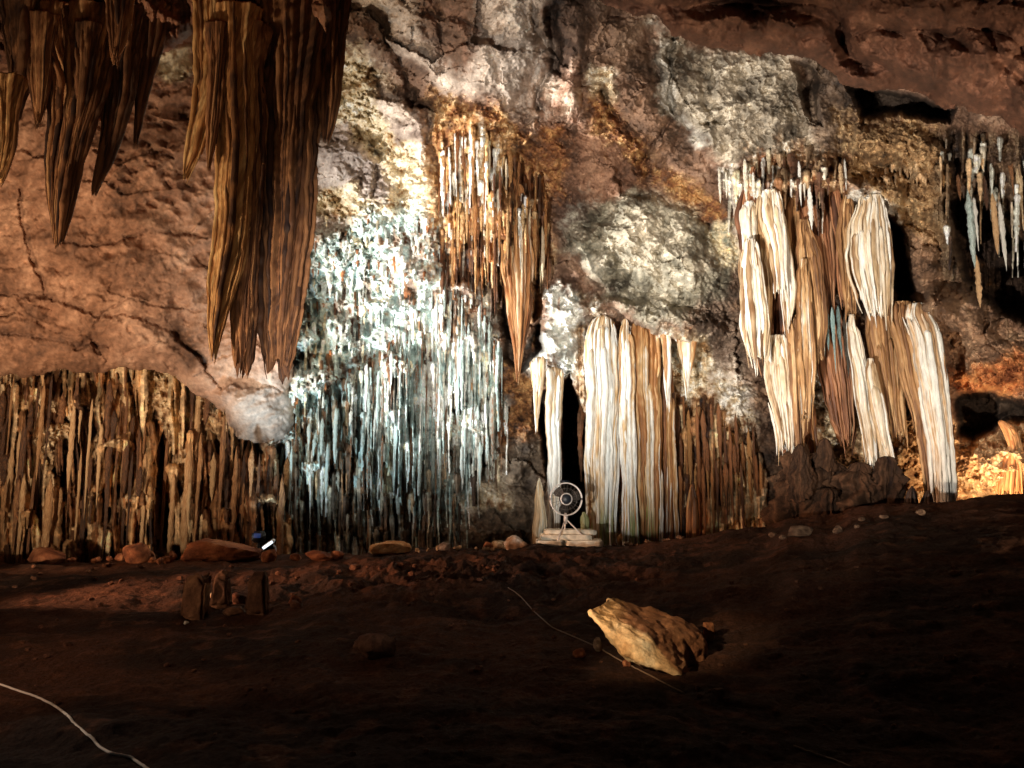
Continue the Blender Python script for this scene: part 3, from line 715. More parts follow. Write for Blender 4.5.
# ------------------------------------------------------------------ big hanging and standing formations, each one solid
def body(name, rows, Y, cols, label, cat, group=None, ratio=.7, nfl=9, fl=.12, seed=0, mat=None, jag=.1, lump=.05, streak=.5, tilt=0., top_round=True, cc=None, ribs=1.0, edge=1.0, rtip=.4, rmax=2.2, pipes=0.):
    """solid fluted formation: rows = (v, u_left, u_right) of its outline at the distance Y, with ribs of dripstone grown down its sides"""
    rows = np.array(rows, float); rg = np.random.default_rng(seed + 900)
    v0, v1 = rows[0, 0], rows[-1, 0]
    nv_ = int(max(12, (v1 - v0) / 1.5))
    v = np.linspace(v0, v1, nv_)
    uL = np.interp(v, rows[:, 0], rows[:, 1]); uR = np.interp(v, rows[:, 0], rows[:, 2])
    for _ in range(3):
        k = np.array([.25, .5, .25])
        uL[1:-1] = np.convolve(uL, k, 'valid'); uR[1:-1] = np.convolve(uR, k, 'valid')
    wv = edge * np.minimum(1, (uR - uL) / 12)
    uL = uL + wv * (1.1 * vn(v / 24. + seed, v * 0 + seed, 1) + .45 * vn(v / 6. + seed, v * 0 + 3., 2))
    uR = uR + wv * (1.1 * vn(v / 24. + seed, v * 0 + 9., 3) + .45 * vn(v / 6. + seed, v * 0 + 5., 4))
    wpx = (uR - uL).max()
    na = int(np.clip(wpx * 3.6, 30, 200))
    th = np.linspace(0, 2 * np.pi, na, endpoint=False)
    Yv = Y + tilt * (v - v0) / 100.
    xc, yc, zc = P((uL + uR) / 2, v, Yv)
    pm = np.sqrt(xc ** 2 + yc ** 2 + (zc - EYE) ** 2) / F * .96
    a = np.maximum((uR - uL) / 2, .4) * pm
    T, Vg = np.meshgrid(th, v)
    cx_ = np.cos(T) * nfl / 2.2; sx_ = np.sin(T) * nfl / 2.2
    tt = (Vg - v0) / (v1 - v0)
    w = .30 * vn(Vg / 170. + seed, cx_ * .3, seed) + .035 * vn(Vg / 14. + seed, cx_ * .6, seed + 1)
    flu = vn(cx_ + 3.3 * seed + w, sx_ + Vg / 300. + 1.7 * seed, seed)
    flu2 = vn(cx_ * 2.1 + 3.3 * seed + w, sx_ * 2.1 + Vg / 260., seed + 1)
    flu3 = vn(cx_ * 5 + seed + w, sx_ * 5 + Vg / 200., seed + 2)
    lm = fbm(cx_ * .5 + Vg / 22. + seed, sx_ * .5 + Vg / 26. - seed, 4, seed + 3, .6)
    cusp = lambda q: 2 * np.abs(q) ** .65 - 1
    R = 1 + fl * (.9 * flu + .7 * cusp(flu2) + .3 * cusp(flu3)) + lump * 2.6 * lm
    if top_round: R = R * np.minimum(1, .35 + .8 * np.sqrt(np.clip((Vg - v0) / max(5., .16 * wpx), 0, 1)))
    ax = a[:, None] * R; by = np.maximum(a[:, None] * ratio, .03) * R
    X = xc[:, None] + ax * np.cos(T); Yg = yc[:, None] + by * np.sin(T) + (a * ratio)[:, None]
    Z = zc[:, None] + 0 * T
    if jag:
        e = tt ** 7
        jn = vn(np.cos(T) * 2.6 + seed, np.sin(T) * 2.6, seed + 4) + .6 * vn(np.cos(T) * 7 + seed, np.sin(T) * 7, seed + 5)
        Z = Z + e * jag * jn
    t = .55 + streak * (.45 * flu2 + .4 * flu3 + .9 * lm + .5 * flu) + .4 * fbm(cx_ * 3 + Vg / 8., sx_ * 3 + Vg / 9., 3, seed + 2, .65)
    C = palette(cols[:3] if ribs > .4 else cols, t)
    if cc: C = cc(C, T, Vg, tt, lm)
    C = np.clip(C * (1 + .4 * lm)[..., None], .01, .86)
    pts = np.stack([X, Yg, Z], -1).reshape(-1, 3)
    idx = np.arange(nv_ * na).reshape(nv_, na); nx = np.roll(idx, -1, 1)
    tc = pts[:na].mean(0); bc = pts[-na:].mean(0)
    if jag: bc[2] += .5 * abs(jag)
    last = pts[-na:]; hem = []
    for q_ in (.86, .68, .46, .22):
        h_ = bc + (last - bc) * q_
        h_[:, 2] += (1 - q_) * .6 * abs(jag) * vn(np.cos(th) * 4 + q_ * 5, np.sin(th) * 4 + seed, 2)
        hem.append(h_)
    pts = np.vstack([pts] + hem); C = np.concatenate([C, np.stack([C[-1] * .9] * 4)]); nv_ += 4
    idx = np.arange(nv_ * na).reshape(nv_, na); nx = np.roll(idx, -1, 1)
    f = np.stack([idx[:-1], idx[1:], nx[1:], nx[:-1]], -1).reshape(-1, 4)
    n = nv_ * na; nv_ -= 4
    VS = [pts, tc[None], bc[None]]; CSL = [C.reshape(-1, 3), C[0].mean(0)[None], C[-1].mean(0)[None] * .8]
    F4 = [f]; F3 = [np.stack([idx[0], nx[0], np.full(na, n)], -1), np.stack([nx[-1], idx[-1], np.full(na, n + 1)], -1)]
    off = n + 2
    rib_cols = cols[1:] if len(cols) > 3 else cols
    if pipes:
        # the formation is a bundle of dripstone pipes set side by side round its front, each with a top, length and tone of its own
        VS[0] = VS[0] - 0.; core = np.stack([np.full(nv_ + 4, 0.)] * 3, -1)
        ctr_rows = np.vstack([np.stack([xc, yc + a * ratio, zc], 1)] + [bc[None]] * 4)
        base_ = VS[0].reshape(nv_ + 4, na, 3); cm = ctr_rows[:, None]
        VS[0] = (cm + (base_ - cm) * [.72, .72, 1.0]).reshape(-1, 3)
        for layer in (0, 1):
            nP = max(2, int(round(wpx / pipes * (1.0, .8)[layer])))
            wts = rg.uniform(.5, 1.5, nP); e_ = np.concatenate([[0], np.cumsum(wts) / wts.sum()])
            for i in range(nP):
                fm = (e_[i] + e_[i + 1]) / 2; fw = e_[i + 1] - e_[i]
                ia = int(nv_ * rg.uniform(0, (.10, .35)[layer])); side = abs(2 * fm - 1)
                ib = int((nv_ - 1) * min(1, rg.uniform((.72, .55)[layer], 1.06) - .12 * side * (layer == 0)))
                if ib - ia < 10: continue
                sel = np.arange(ia, ib + 1); s_ = (sel - ia) / (ib - ia)
                wf = fm + .25 * fw * vn(sel / 45. + i * 7 + seed, sel * 0. + i, 2)
                hw = a[sel]
                px_ = xc[sel] + (2 * wf - 1) * hw * 1.02
                fr = np.sqrt(np.maximum(1 - (2 * wf - 1) ** 2, 0.05))
                py_ = yc[sel] + hw * ratio * (1 - fr * (.80, 1.02)[layer])
                rr = hw * fw * (1.25, .95)[layer] * rg.uniform(.8, 1.15)
                rr = np.maximum(rr, .55 * pm[sel]) * np.minimum(1, (s_ * (ib - ia) * 1.5 / 5 + .12)) ** .7
                rr = rr * (1 - .92 * s_ ** rg.uniform(4, 14)) * (1 + .10 * vn(sel / 14. + i * 3, sel * 0. + seed, 4) + .05 * vn(sel / 4. + i * 3, sel * 0. + seed, 5))
                m_ = 18; ta = np.linspace(0, 2 * np.pi, m_, endpoint=False)
                g1 = vn(np.cos(ta)[None] * 2.2 + 5 * i + sel[:, None] / 400., np.sin(ta)[None] * 2.2 + seed + 0 * sel[:, None], 1)
                g2 = vn(np.cos(ta)[None] * 4.5 + 5 * i + sel[:, None] / 300., np.sin(ta)[None] * 4.5 + seed + 0 * sel[:, None], 2)
                q_ = rr[:, None] * (1 + .24 * g1 + .16 * (2 * np.abs(g2) ** .6 - 1))
                zt_ = zc[sel] - rg.uniform(0, .15) * s_ ** 3
                rv = np.stack([px_[:, None] + q_ * np.cos(ta), py_[:, None] + q_ * np.sin(ta), zt_[:, None] + 0 * ta], -1).reshape(-1, 3)
                ri = np.arange(len(sel) * m_).reshape(-1, m_); rn = np.roll(ri, -1, 1)
                F4.append(np.stack([ri[:-1], ri[1:], rn[1:], rn[:-1]], -1).reshape(-1, 4) + off)
                e = len(rv); VS += [rv, np.array([[px_[-1], py_[-1], zt_[-1] - .01], [px_[0], py_[0], zt_[0] + .01]])]
                F3 += [np.stack([rn[-1], ri[-1], np.full(m_, e)], -1) + off, np.stack([ri[0], rn[0], np.full(m_, e + 1)], -1) + off]
                tone = rg.uniform(.28, .88) + .16 * g1 + .12 * g2 + .3 * vn(sel / 40. + i * 9, sel * 0. + 1, 5)[:, None] + .12 * vn(sel[:, None] / 3.5 + i, ta[None] * 2 + seed, 6)
                rc = palette(cols, tone)
                if cc: rc = cc(rc, T[:len(sel), :m_] * 0, Vg[sel, :1] + 0 * ta, tt[sel, :1] + 0 * ta, g1 * .5 + .15)
                rc = rc.reshape(-1, 3); CSL += [rc, rc[-1:], rc[:1]]
                off += e + 2
    for q in range(int(ribs * wpx * 1.1)):
        j = int(rg.integers(0, na)) if rg.random() < .18 else int(na * rg.uniform(.48, 1.02)) % na     # mostly on the side one sees
        i0 = int(nv_ * (rg.uniform(0, .12) if rg.random() < .62 else rg.uniform(.1, .75)))
        i1 = int(nv_ - 1 if rg.random() < .6 else min(nv_ - 1, i0 + nv_ * rg.uniform(.15, .7)))
        if i1 - i0 < 6: continue
        sel = np.arange(i0, i1 + 1); s_ = (sel - i0) / (i1 - i0)
        jj = (j + np.round(1.5 * vn(sel / 30. + q, sel * 0. + q, 3)).astype(int)) % na
        ctr = np.stack([X[sel, jj], Yg[sel, jj], Z[sel, jj]], 1)
        k = np.ones(7) / 7
        for d_ in range(3):
            ctr[:, d_] = np.convolve(np.pad(ctr[:, d_], 3, 'edge'), k, 'valid')
        if i1 > nv_ * .93:                      # hangs past the hem
            ctr[:, 2] -= s_ ** 3 * rg.uniform(0, rtip)
        rr = np.minimum(rg.uniform(.5, 1.0 + wpx * .045), rmax) * (.6 + .7 * rg.random()) * pm[sel] * np.minimum(1, 4 * s_ + .15) * (1 - .9 * s_ ** rg.uniform(2, 7)) * (1 + .2 * vn(sel / 5. + q, sel * 0. + 2, 2))
        m_ = 9; ta = np.linspace(0, 2 * np.pi, m_, endpoint=False)
        rv = np.stack([ctr[:, 0:1] + rr[:, None] * np.cos(ta), ctr[:, 1:2] + rr[:, None] * np.sin(ta), ctr[:, 2:3] + 0 * ta], -1).reshape(-1, 3)
        ri = np.arange(len(sel) * m_).reshape(-1, m_); rn = np.roll(ri, -1, 1)
        F4.append(np.stack([ri[:-1], ri[1:], rn[1:], rn[:-1]], -1).reshape(-1, 4) + off)
        VS += [rv, ctr[-1:] - [0, 0, .01]]; e = len(rv)
        F3.append(np.stack([rn[-1], ri[-1], np.full(m_, e)], -1) + off)
        tone = rg.uniform(.05, 1) + .22 * vn(sel / 9. + q, sel * 0. + 1, 5)
        rc = np.repeat(palette(cols, tone), m_, 0)
        CSL += [rc, rc[-1:]]
        off += e + 1
    o = mesh_np(name, np.vstack(VS) - tc, [np.concatenate(F4), np.concatenate(F3)], mat or M_BODY, np.clip(np.vstack(CSL), .01, .86), loc=tuple(tc))
    return tag(o, label, cat, group)

HB = [(56, 35, 23), (106, 66, 41), (146, 96, 60), (172, 124, 82)]
HB2 = [(72, 44, 27), (142, 92, 52), (184, 130, 78), (208, 166, 112)]  # tone lifted so the blades carry the lamplight from the left
HD = [(36, 23, 17), (70, 44, 29), (106, 68, 43), (138, 94, 60)]  # tone dropped: self-shadow of the huge stalactite put into the colour
G1 = 'brown stalactites hanging from the near ceiling'
def hang(rows, Y, cols, label, **k):
    rows = [(rows[0][0] - 40, rows[0][1] - 6, rows[0][2] + 6)] + list(rows); k.setdefault('top_round', False)
    rows = [(v, (l + r) / 2 - .43 * (r - l), (l + r) / 2 + .43 * (r - l)) for v, l, r in rows]
    return body('stalactite', rows, Y, cols, label, 'stalactite', G1, mat=M_HANG, **{**dict(nfl=7, fl=.13, ratio=.6, lump=.06, streak=.45, ribs=.4, rtip=.12, edge=.8, rmax=5), **k})
hang([(20, 250, 330), (60, 256, 322), (100, 258, 316), (160, 258, 313), (220, 258, 309), (270, 257, 304), (310, 257, 300), (335, 258, 295), (355, 261, 292), (368, 264, 289)], 9.05, HD,
     'huge dark brown broken-ended stalactite, the widest one hanging from the ceiling', seed=1, jag=.26, nfl=8, fl=.2, ratio=.5)
hang([(60, 226, 262), (120, 234, 266), (180, 240, 264), (240, 238, 260), (300, 230, 258), (335, 228, 256), (354, 229, 254), (362, 231, 250)], 8.95, HB, 'brown slab split off the front of the huge broken stalactite by a dark gap', seed=11, jag=.2, ratio=.45, fl=.2)
hang([(40, 210, 250), (90, 208, 252), (140, 213, 252), (200, 212, 248), (250, 208, 244), (290, 205, 234), (320, 206, 224), (340, 209, 218), (352, 212, 215)], 8.85, HB2,
     'long golden brown blade of stone at the left flank of the huge broken stalactite', seed=2, ratio=.5)
hang([(10, 191, 222), (50, 191, 228), (90, 190, 226), (120, 188, 210), (150, 184, 200), (168, 183, 190), (174, 184, 187)], 8.9, HB2, 'golden brown pointed stalactite with a bright edge, left of the huge broken one', seed=3)
hang([(60, 206, 224), (110, 204, 220), (145, 205, 214), (166, 207, 210)], 8.8, HB, 'small brown tooth of stone between the pointed stalactite and the long blade', seed=4)
hang([(10, 312, 346), (50, 318, 342), (90, 319, 339), (120, 320, 334), (136, 323, 328)], 9.2, HD, 'short dark stalactite right of the huge broken one, against the pale crust', seed=5)
hang([(40, 28, 66), (80, 44, 80), (120, 44, 76), (160, 42, 66), (200, 46, 60), (235, 52, 58)], 9.0, HB, 'long brown stalactite with a ragged tip, on the left of the ceiling cluster', seed=7)
hang([(40, 62, 106), (90, 66, 98), (130, 60, 86), (170, 54, 76), (210, 52, 68), (242, 56, 61)], 8.8, HB, 'longest leaning brown stalactite of the ceiling cluster at the left', seed=8, tilt=-.1)
hang([(40, 92, 134), (90, 98, 130), (125, 100, 122), (155, 96, 112), (178, 92, 101), (188, 92, 96)], 8.9, HD, 'dark stubby stalactite with a curved tip beside the longest leaning one', seed=9)
hang([(-10, 104, 127), (30, 107, 124), (50, 110, 120), (58, 113, 117)], 8.4, HB, 'small brown cone hanging in front of the ceiling cluster at the top edge', seed=10)
hang([(40, 138, 160), (70, 137, 152), (100, 135, 144), (128, 134, 139), (138, 135, 137)], 9.1, HD, 'slim dark stalactite at the right end of the ceiling cluster', seed=12)
hang([(20, -2, 34), (60, 6, 30), (95, 10, 24), (118, 14, 19)], 8.9, HD, 'short dark stalactite near the left edge under the ceiling', seed=13)
hang([(50, 26, 48), (85, 30, 46), (112, 34, 42), (124, 37, 39)], 8.9, HB, 'short brown stalactite between the left edge and the long ragged one', seed=14)
hang([(112, -6, 13), (140, -6, 12), (165, -6, 6), (180, -5, 0)], 8.3, HB2, 'yellowish blunt stalactite cut off by the left edge of the view', seed=15)
hang([(60, 76, 92), (100, 74, 86), (140, 74, 80), (160, 75, 77)], 8.7, HD, 'thin dark spike in front of the longest leaning stalactite', seed=16)

# white columns in the middle
WC = [(150, 104, 62), (206, 176, 132), WHITE, (234, 236, 232), (222, 228, 226)]
WB = [(110, 70, 40), (160, 108, 60), (204, 170, 122), WHITE]
BRN = [(70, 44, 28), (122, 76, 42), (166, 112, 64), (204, 166, 116)]
GC = 'white and tan columns beside the fan'
def alg(C, T, Vg, tt, lm):
    w = sstep(.80, .95, tt + .12 * lm) * sstep(.0, .35, lm + .1)
    return mix3(C, np.broadcast_to(lin((104, 132, 44)), C.shape), .75 * w)
def colm(rows, Y, cols, label, **k):
    return body('column', rows, Y, cols, label, 'column', GC, **{**dict(nfl=14, fl=.17, ratio=.7, lump=.03, streak=.7, ribs=.55, pipes=4.2), **k})
colm([(314, 594, 612), (324, 588, 617), (338, 587, 619), (400, 588, 619), (470, 588, 617), (528, 590, 614), (548, 589, 616)], 16.4, WC, 'broad white fluted column just right of the black alcove and the fan', seed=21, cc=alg)
colm([(318, 621, 630), (330, 620, 632), (345, 619, 634), (420, 620, 636), (500, 622, 637), (548, 622, 640)], 16.3, WC, 'narrow white fluted column, second from the alcove', seed=22, cc=alg)
colm([(308, 640, 650), (320, 634, 657), (336, 632, 661), (400, 634, 663), (470, 637, 662), (548, 640, 664)], 16.5, WB, 'tan and white streaked column with a brown domed top, third from the alcove', seed=23, cc=alg)
colm([(312, 663, 667), (324, 659, 670), (350, 662, 671), (440, 664, 676), (548, 662, 680)], 16.8, BRN + [WHITE], 'brown column with a white rib, at the right end of the white columns', seed=24)
colm([(324, 660, 670), (340, 663, 671), (375, 665, 671), (400, 667, 669)], 16.3, WC, 'thin white spike hanging at the right end of the white columns', seed=25)
colm([(328, 680, 694), (340, 678, 698), (352, 680, 695), (372, 683, 691), (388, 686, 688)], 16.4, WC, 'short white lumpy stalactite over the brown dripstone', seed=26, lump=.2)
colm([(366, 545, 563), (390, 547, 562), (440, 549, 561), (480, 549, 561), (546, 548, 560)], 16.6, WC, 'slim white column standing in the black alcove behind the fan', seed=27)
colm([(356, 530, 546), (380, 532, 543), (405, 534, 540), (428, 535, 538)], 16.6, WC, 'white pointed stalactite at the left lip of the alcove', seed=28)
colm([(478, 537, 541), (500, 535, 543), (525, 534, 547), (548, 533, 549)], 15.6, [TAN, CREAM, PALE], 'thin pale stalagmite rising left of the fan', seed=29)
colm([(512, 582, 585), (520, 581, 588), (535, 580, 588), (548, 580, 589)], 15.6, [(120, 130, 80), (170, 170, 130), TAN], 'small greenish stalagmite right of the fan', seed=30)
colm([(484, 690, 694), (500, 688, 697), (548, 686, 699)], 16.2, BRN, 'short brown stalagmite at the foot of the brown dripstone', seed=32)
body('stalactite', [(176, 500, 520), (215, 501, 527), (260, 503, 531), (295, 507, 530), (325, 511, 525), (345, 514, 522), (364, 517, 519)], 15.3, [(84, 54, 34), RUST, (178, 130, 84), (204, 176, 146)], 'long rust and white spear hanging over the dark pocket in mid wall', 'stalactite', None, seed=33, nfl=10, fl=.25, ribs=.9, pipes=4.)

# draperies on the right
GD = 'large fluted draperies on the right wall'
TN = [(74, 49, 31), (124, 86, 54), (172, 130, 86), (208, 174, 130)]
DW = [(122, 88, 58), (196, 170, 134), (224, 216, 200), (232, 230, 224)]
DR = [(66, 40, 28), (118, 74, 48), (156, 106, 72), (176, 132, 98)]
def drap(rows, Y, cols, label, **k):
    wm = max(r[2] - r[1] for r in rows); out = []
    for v, l, r in rows:
        m_, h_ = (l + r) / 2, max(r - l, (.62 if cols is not DR else .3) * wm) / 2
        out.append((v, m_ - h_, m_ + h_))
    rows = [(out[0][0] - 12, out[0][1] + 2, out[0][2] - 2)] + out
    k.setdefault('top_round', False)
    return body('drapery', rows, Y, cols, label, 'drapery', GD, **{**dict(nfl=12, fl=.17, jag=.16, ratio=.75, lump=.03, streak=.6, ribs=.4, pipes=3.5), **k})
for rows_, lab_, sd_ in (([(178, 752, 756), (192, 746, 768), (210, 744, 772), (260, 750, 776), (330, 756, 776), (352, 762, 772)], 'brown drapery half hidden at the back left of the right formation', 141),
                         ([(180, 782, 788), (196, 774, 802), (215, 774, 806), (280, 778, 806), (370, 782, 804), (420, 790, 800)], 'dark tan drapery at the back in the middle of the right formation', 142),
                         ([(172, 808, 812), (186, 802, 824), (205, 802, 826), (260, 812, 832), (290, 820, 830)], 'dark brown drapery behind the top of the reddish one', 143)):
    drap(rows_, 15.0, DR, lab_, seed=sd_)
for rows_, lab_, sd_ in (([(300, 822, 836), (330, 818, 850), (380, 824, 856), (420, 834, 858), (440, 842, 852)], 'brown drapery in the shade behind the teal drips', 144),
                         ([(350, 786, 800), (380, 780, 812), (430, 784, 812), (470, 790, 812), (490, 796, 808)], 'brown drapery behind the lower white and tan ones', 145),
                         ([(300, 770, 786), (330, 764, 790), (370, 768, 788), (390, 774, 784)], 'shaded brown drapery between the long white and the tan and white ones', 146)):
    drap(rows_, 15.1, DR, lab_, seed=sd_)
drap([(200, 762, 781), (210, 761, 783), (230, 765, 785), (250, 770, 786), (268, 773, 787), (280, 776, 786), (288, 778, 784)], 13.95, DW, 'bright white curved drapery at the top middle of the right formation', seed=41)
drap([(226, 780, 787), (250, 782, 791), (285, 783, 795), (308, 784, 795), (320, 786, 792)], 14.3, DW, 'white drapery hanging behind the curved white one', seed=42)
drap([(212, 743, 758), (232, 743, 758), (250, 744, 756), (260, 747, 754)], 14.5, DW, 'small white drapery at the top left of the right formation', seed=43)
drap([(214, 752, 767), (232, 751, 771), (256, 755, 772), (300, 760, 773), (340, 763, 770)], 14.60, TN, 'tan drapery left of the curved white one', seed=44)
drap([(250, 743, 760), (272, 742, 763), (300, 743, 768), (325, 744, 772), (344, 748, 770), (357, 753, 765)], 14.00, DW, 'long white drapery at the lower left of the right formation', seed=45, jag=.05)
drap([(208, 785, 800), (236, 785, 803), (280, 788, 802), (318, 792, 801), (336, 795, 799)], 14.85, TN, 'narrow tan drapery right of the curved white one', seed=46)
drap([(230, 798, 813), (252, 799, 822), (290, 803, 827), (325, 809, 829), (346, 812, 826), (354, 816, 822)], 14.5, TN, 'broad tan fluted drapery in the centre of the right formation', seed=47)
drap([(270, 801, 809), (300, 799, 813), (350, 799, 816), (390, 800, 817), (416, 803, 814)], 14.3, TN + [WHITE], 'tan and white drapery in front of the broad tan one', seed=48)
drap([(184, 814, 820), (200, 807, 831), (220, 809, 834), (255, 815, 836), (285, 824, 836), (302, 828, 835), (309, 831, 834)], 15.00, DR, 'reddish brown drapery tapering to a point, right of the tan ones', seed=49)
drap([(204, 842, 855), (232, 841, 859), (265, 844, 862), (292, 848, 860), (311, 850, 855)], 14.5, TN, 'tan drapery left of the white bell', seed=50)
drap([(168, 828, 836), (200, 832, 842), (240, 838, 846), (280, 840, 847), (300, 842, 845)], 14.7, DR, 'thin brown rib between the reddish drapery and the white bell', seed=51)
drap([(205, 862, 888), (220, 858, 892), (250, 858, 895), (280, 862, 896), (300, 866, 896), (312, 870, 894)], 14.00, DW, 'white bell-shaped drapery with a ragged hem, high on the right wall', seed=52, jag=.12, nfl=18, pipes=3.)
drap([(326, 849, 857), (350, 851, 864), (385, 857, 873), (425, 864, 879), (464, 868, 883)], 14.4, DW, 'leaning white drapery under the white bell', seed=53)
drap([(370, 866, 877), (400, 871, 884), (435, 879, 891), (466, 884, 898)], 14.2, DW, 'short white drapery right of the leaning white one', seed=54)
drap([(312, 872, 898), (330, 872, 906), (360, 876, 908), (395, 884, 906), (420, 892, 903), (436, 896, 901)], 14.5, TN, 'tan fluted drapery hanging below the white bell', seed=55)
drap([(312, 892, 920), (340, 900, 922), (380, 908, 928), (430, 920, 936), (470, 928, 940), (500, 932, 942)], 14.2, TN, 'tall tan drapery along the left side of the rightmost pillar', seed=56)
drap([(314, 908, 934), (326, 913, 940), (360, 920, 946), (400, 927, 950), (450, 935, 955), (480, 937, 957), (506, 937, 959)], 14.0, [(120, 84, 54), TAN, WHITE, (222, 222, 216)], 'tall leaning white and brown pillar, the rightmost of the formation', seed=57, jag=0, pipes=3.8)
drap([(346, 766, 789), (372, 766, 792), (400, 771, 793), (425, 778, 793), (446, 783, 792)], 14.5, DW, 'white drapery in the lower left, beneath the long white one', seed=58)
drap([(326, 786, 802), (370, 789, 804), (410, 790, 805), (446, 793, 804)], 14.5, TN, 'tan drapery beside the lower white one', seed=59)
drap([(416, 800, 816), (440, 802, 818), (480, 806, 822), (512, 806, 826)], 15.2, BRN, 'brown stump of dripstone under the tan and white drapery', seed=60)
G6 = 'dark knobbly rocks at the foot of the draperies'
for k, (rows, Y, lab) in enumerate([
    ([(440, 794, 804), (460, 790, 814), (482, 788, 826), (505, 786, 832), (530, 784, 834)], 14.6, 'dark brown knobbly rock left of the foot of the draperies'),
    ([(452, 818, 834), (470, 814, 850), (490, 812, 856), (520, 810, 858)], 14.5, 'dark mound of rock in front of the pale patch under the draperies'),
    ([(438, 823, 829), (450, 821, 832), (470, 820, 835)], 14.4, 'little dark stalagmite on the mound under the draperies'),
    ([(470, 848, 880), (484, 842, 892), (505, 842, 900), (520, 842, 900)], 14.3, 'dark rock right of the mound under the draperies'),
    ([(444, 796, 804), (456, 793, 810), (480, 790, 812), (500, 788, 814)], 14.3, 'narrow dark rock leaning on the knobbly rock at the foot of the draperies'),
    ([(488, 826, 838), (500, 822, 846), (522, 820, 850)], 14.2, 'low dark rock in front of the mound under the draperies'),
    ([(462, 856, 866), (474, 852, 872), (492, 850, 876)], 14.4, 'dark knob of rock between the mound and the leaning white draperies'),
    ([(456, 884, 900), (475, 880, 906), (512, 880, 908)], 14.1, 'upright dark rock beside the glowing wall')]):
    body('rock', rows, Y, [(32, 23, 18), (56, 39, 28), (88, 62, 44)], lab, 'rock', G6, seed=70 + k, nfl=6, fl=.25, lump=.4, ratio=.8, mat=M_STONE, ribs=0, edge=2.5, streak=.25)  # unlit look of these rocks is put into their dark colour
for k, (rows, lab) in enumerate([([(486, 911, 914), (494, 909, 917), (508, 908, 919)], 'small black stalagmite left of the rightmost pillar'), ([(490, 927, 930), (496, 925, 932), (508, 922, 934)], 'smallest black stalagmite, touching the rightmost pillar')]):
    body('stalagmite', rows, 13.6, [(44, 31, 24), (70, 48, 34)], lab, 'stalagmite', None, seed=80 + k)
body('stalagmite', [(420, 1000, 1006), (424, 1003, 1012), (432, 1008, 1018), (445, 1012, 1020), (470, 1008, 1026), (492, 1004, 1030)], 15.0, [(150, 96, 58), (190, 136, 88), (206, 160, 112)], 'hooked orange stalagmite over the glowing wall near the right edge', 'stalagmite', None, seed=83)

# ------------------------------------------------------------------ small stalactites one could count: copies of a few shapes
def proto(seed):
    na, nr = 14, 54
    t = np.linspace(0, 1, nr)[:, None]; th = np.linspace(0, 2 * np.pi, na, endpoint=False)[None]
    r = (1 - .93 * t ** (1.0, 3.5, 1.8, 6., 1.3, 2.6, 4.5)[seed]) * np.minimum(1, .5 + 4 * t)
    R = r * (1 + .22 * vn(np.cos(th) * 2 + seed + 0 * t, np.sin(th) * 2 + t * 2, seed) + .3 * vn(t * 8 + seed + 0 * th, np.cos(th) * .8 + 3., seed + 1) + .14 * vn(t * 30 + 0 * th, np.cos(th + 1) * 1.6, seed + 4) + .2 * vn(t * 24 + 0 * th, np.cos(th) * 2 + np.sin(th), seed + 2))
    X = R * np.cos(th) + .5 * vn(t * 2.2 + seed, t * 0 + seed, 3) * t; Y = R * np.sin(th) * .9; Z = -t + 0 * th
    pts = np.stack([X, Y, Z], -1).reshape(-1, 3)
    idx = np.arange(nr * na).reshape(nr, na); nx = np.roll(idx, -1, 1)
    f = np.stack([idx[:-1], idx[1:], nx[1:], nx[:-1]], -1).reshape(-1, 4)
    pts = np.vstack([pts, [0, 0, .1], [X[-1].mean(), 0, -1.03]]); n = nr * na
    t3 = np.concatenate([np.stack([idx[0], nx[0], np.full(na, n)], -1), np.stack([nx[-1], idx[-1], np.full(na, n + 1)], -1)])
    return pts, [f, t3]
ZM = {
    'c': streak_mat('pale_flowstone', [RUST, (150, 176, 172), PALE, CYAN, WHITE]),
    'b': streak_mat('tan_flowstone', [(64, 41, 28), (120, 78, 48), (174, 126, 82), (208, 170, 126)]),
    'g': streak_mat('gold_flowstone', [(92, 56, 33), RUST, (168, 118, 66), (206, 172, 124), (222, 206, 180)]),
    'o': streak_mat('orange_flowstone', [(90, 56, 34), (146, 92, 50), (190, 138, 82)]),
    'w': streak_mat('white_flowstone', [TAN, CREAM, WHITE, WHITE]),
    't': streak_mat('teal_flowstone', [(70, 58, 46), (98, 118, 116), (136, 168, 168), (186, 204, 200)]),
}
PRO = []
for k in range(7):
    pts, ff_ = proto(k)
    me_o = mesh_np('stalactite', pts, ff_, ZM['c'])
    PRO.append(me_o)
used = set()
def small(u, v, L_, r, key, label, group, off=.1, Y=None):
    k = int(RNG.integers(0, len(PRO)))
    src = PRO[k]
    if k not in used: o = src; used.add(k)
    else:
        o = src.copy(); COL.objects.link(o)
    if Y is None:
        r0, c0 = at(u, v); seg = D[r0:min(H, r0 + int(L_ / ST)), max(0, c0 - 1):c0 + 2]
        Y = float(np.percentile(seg, 25)) - off
    x, y, z = P(u, v, Y)
    m = Y / F * 1.05
    o.location = (float(x), float(y), float(z)); o.scale = (r * m, r * m, L_ * m)
    o.rotation_euler = (0, 0, RNG.random() * 6.28)
    o.material_slots[0].link = 'OBJECT'; o.material_slots[0].material = ZM[key]
    for kk in ('label', 'category', 'group'):
        if kk in o: del o[kk]
    tag(o, label, 'stalactite', group)
    return o
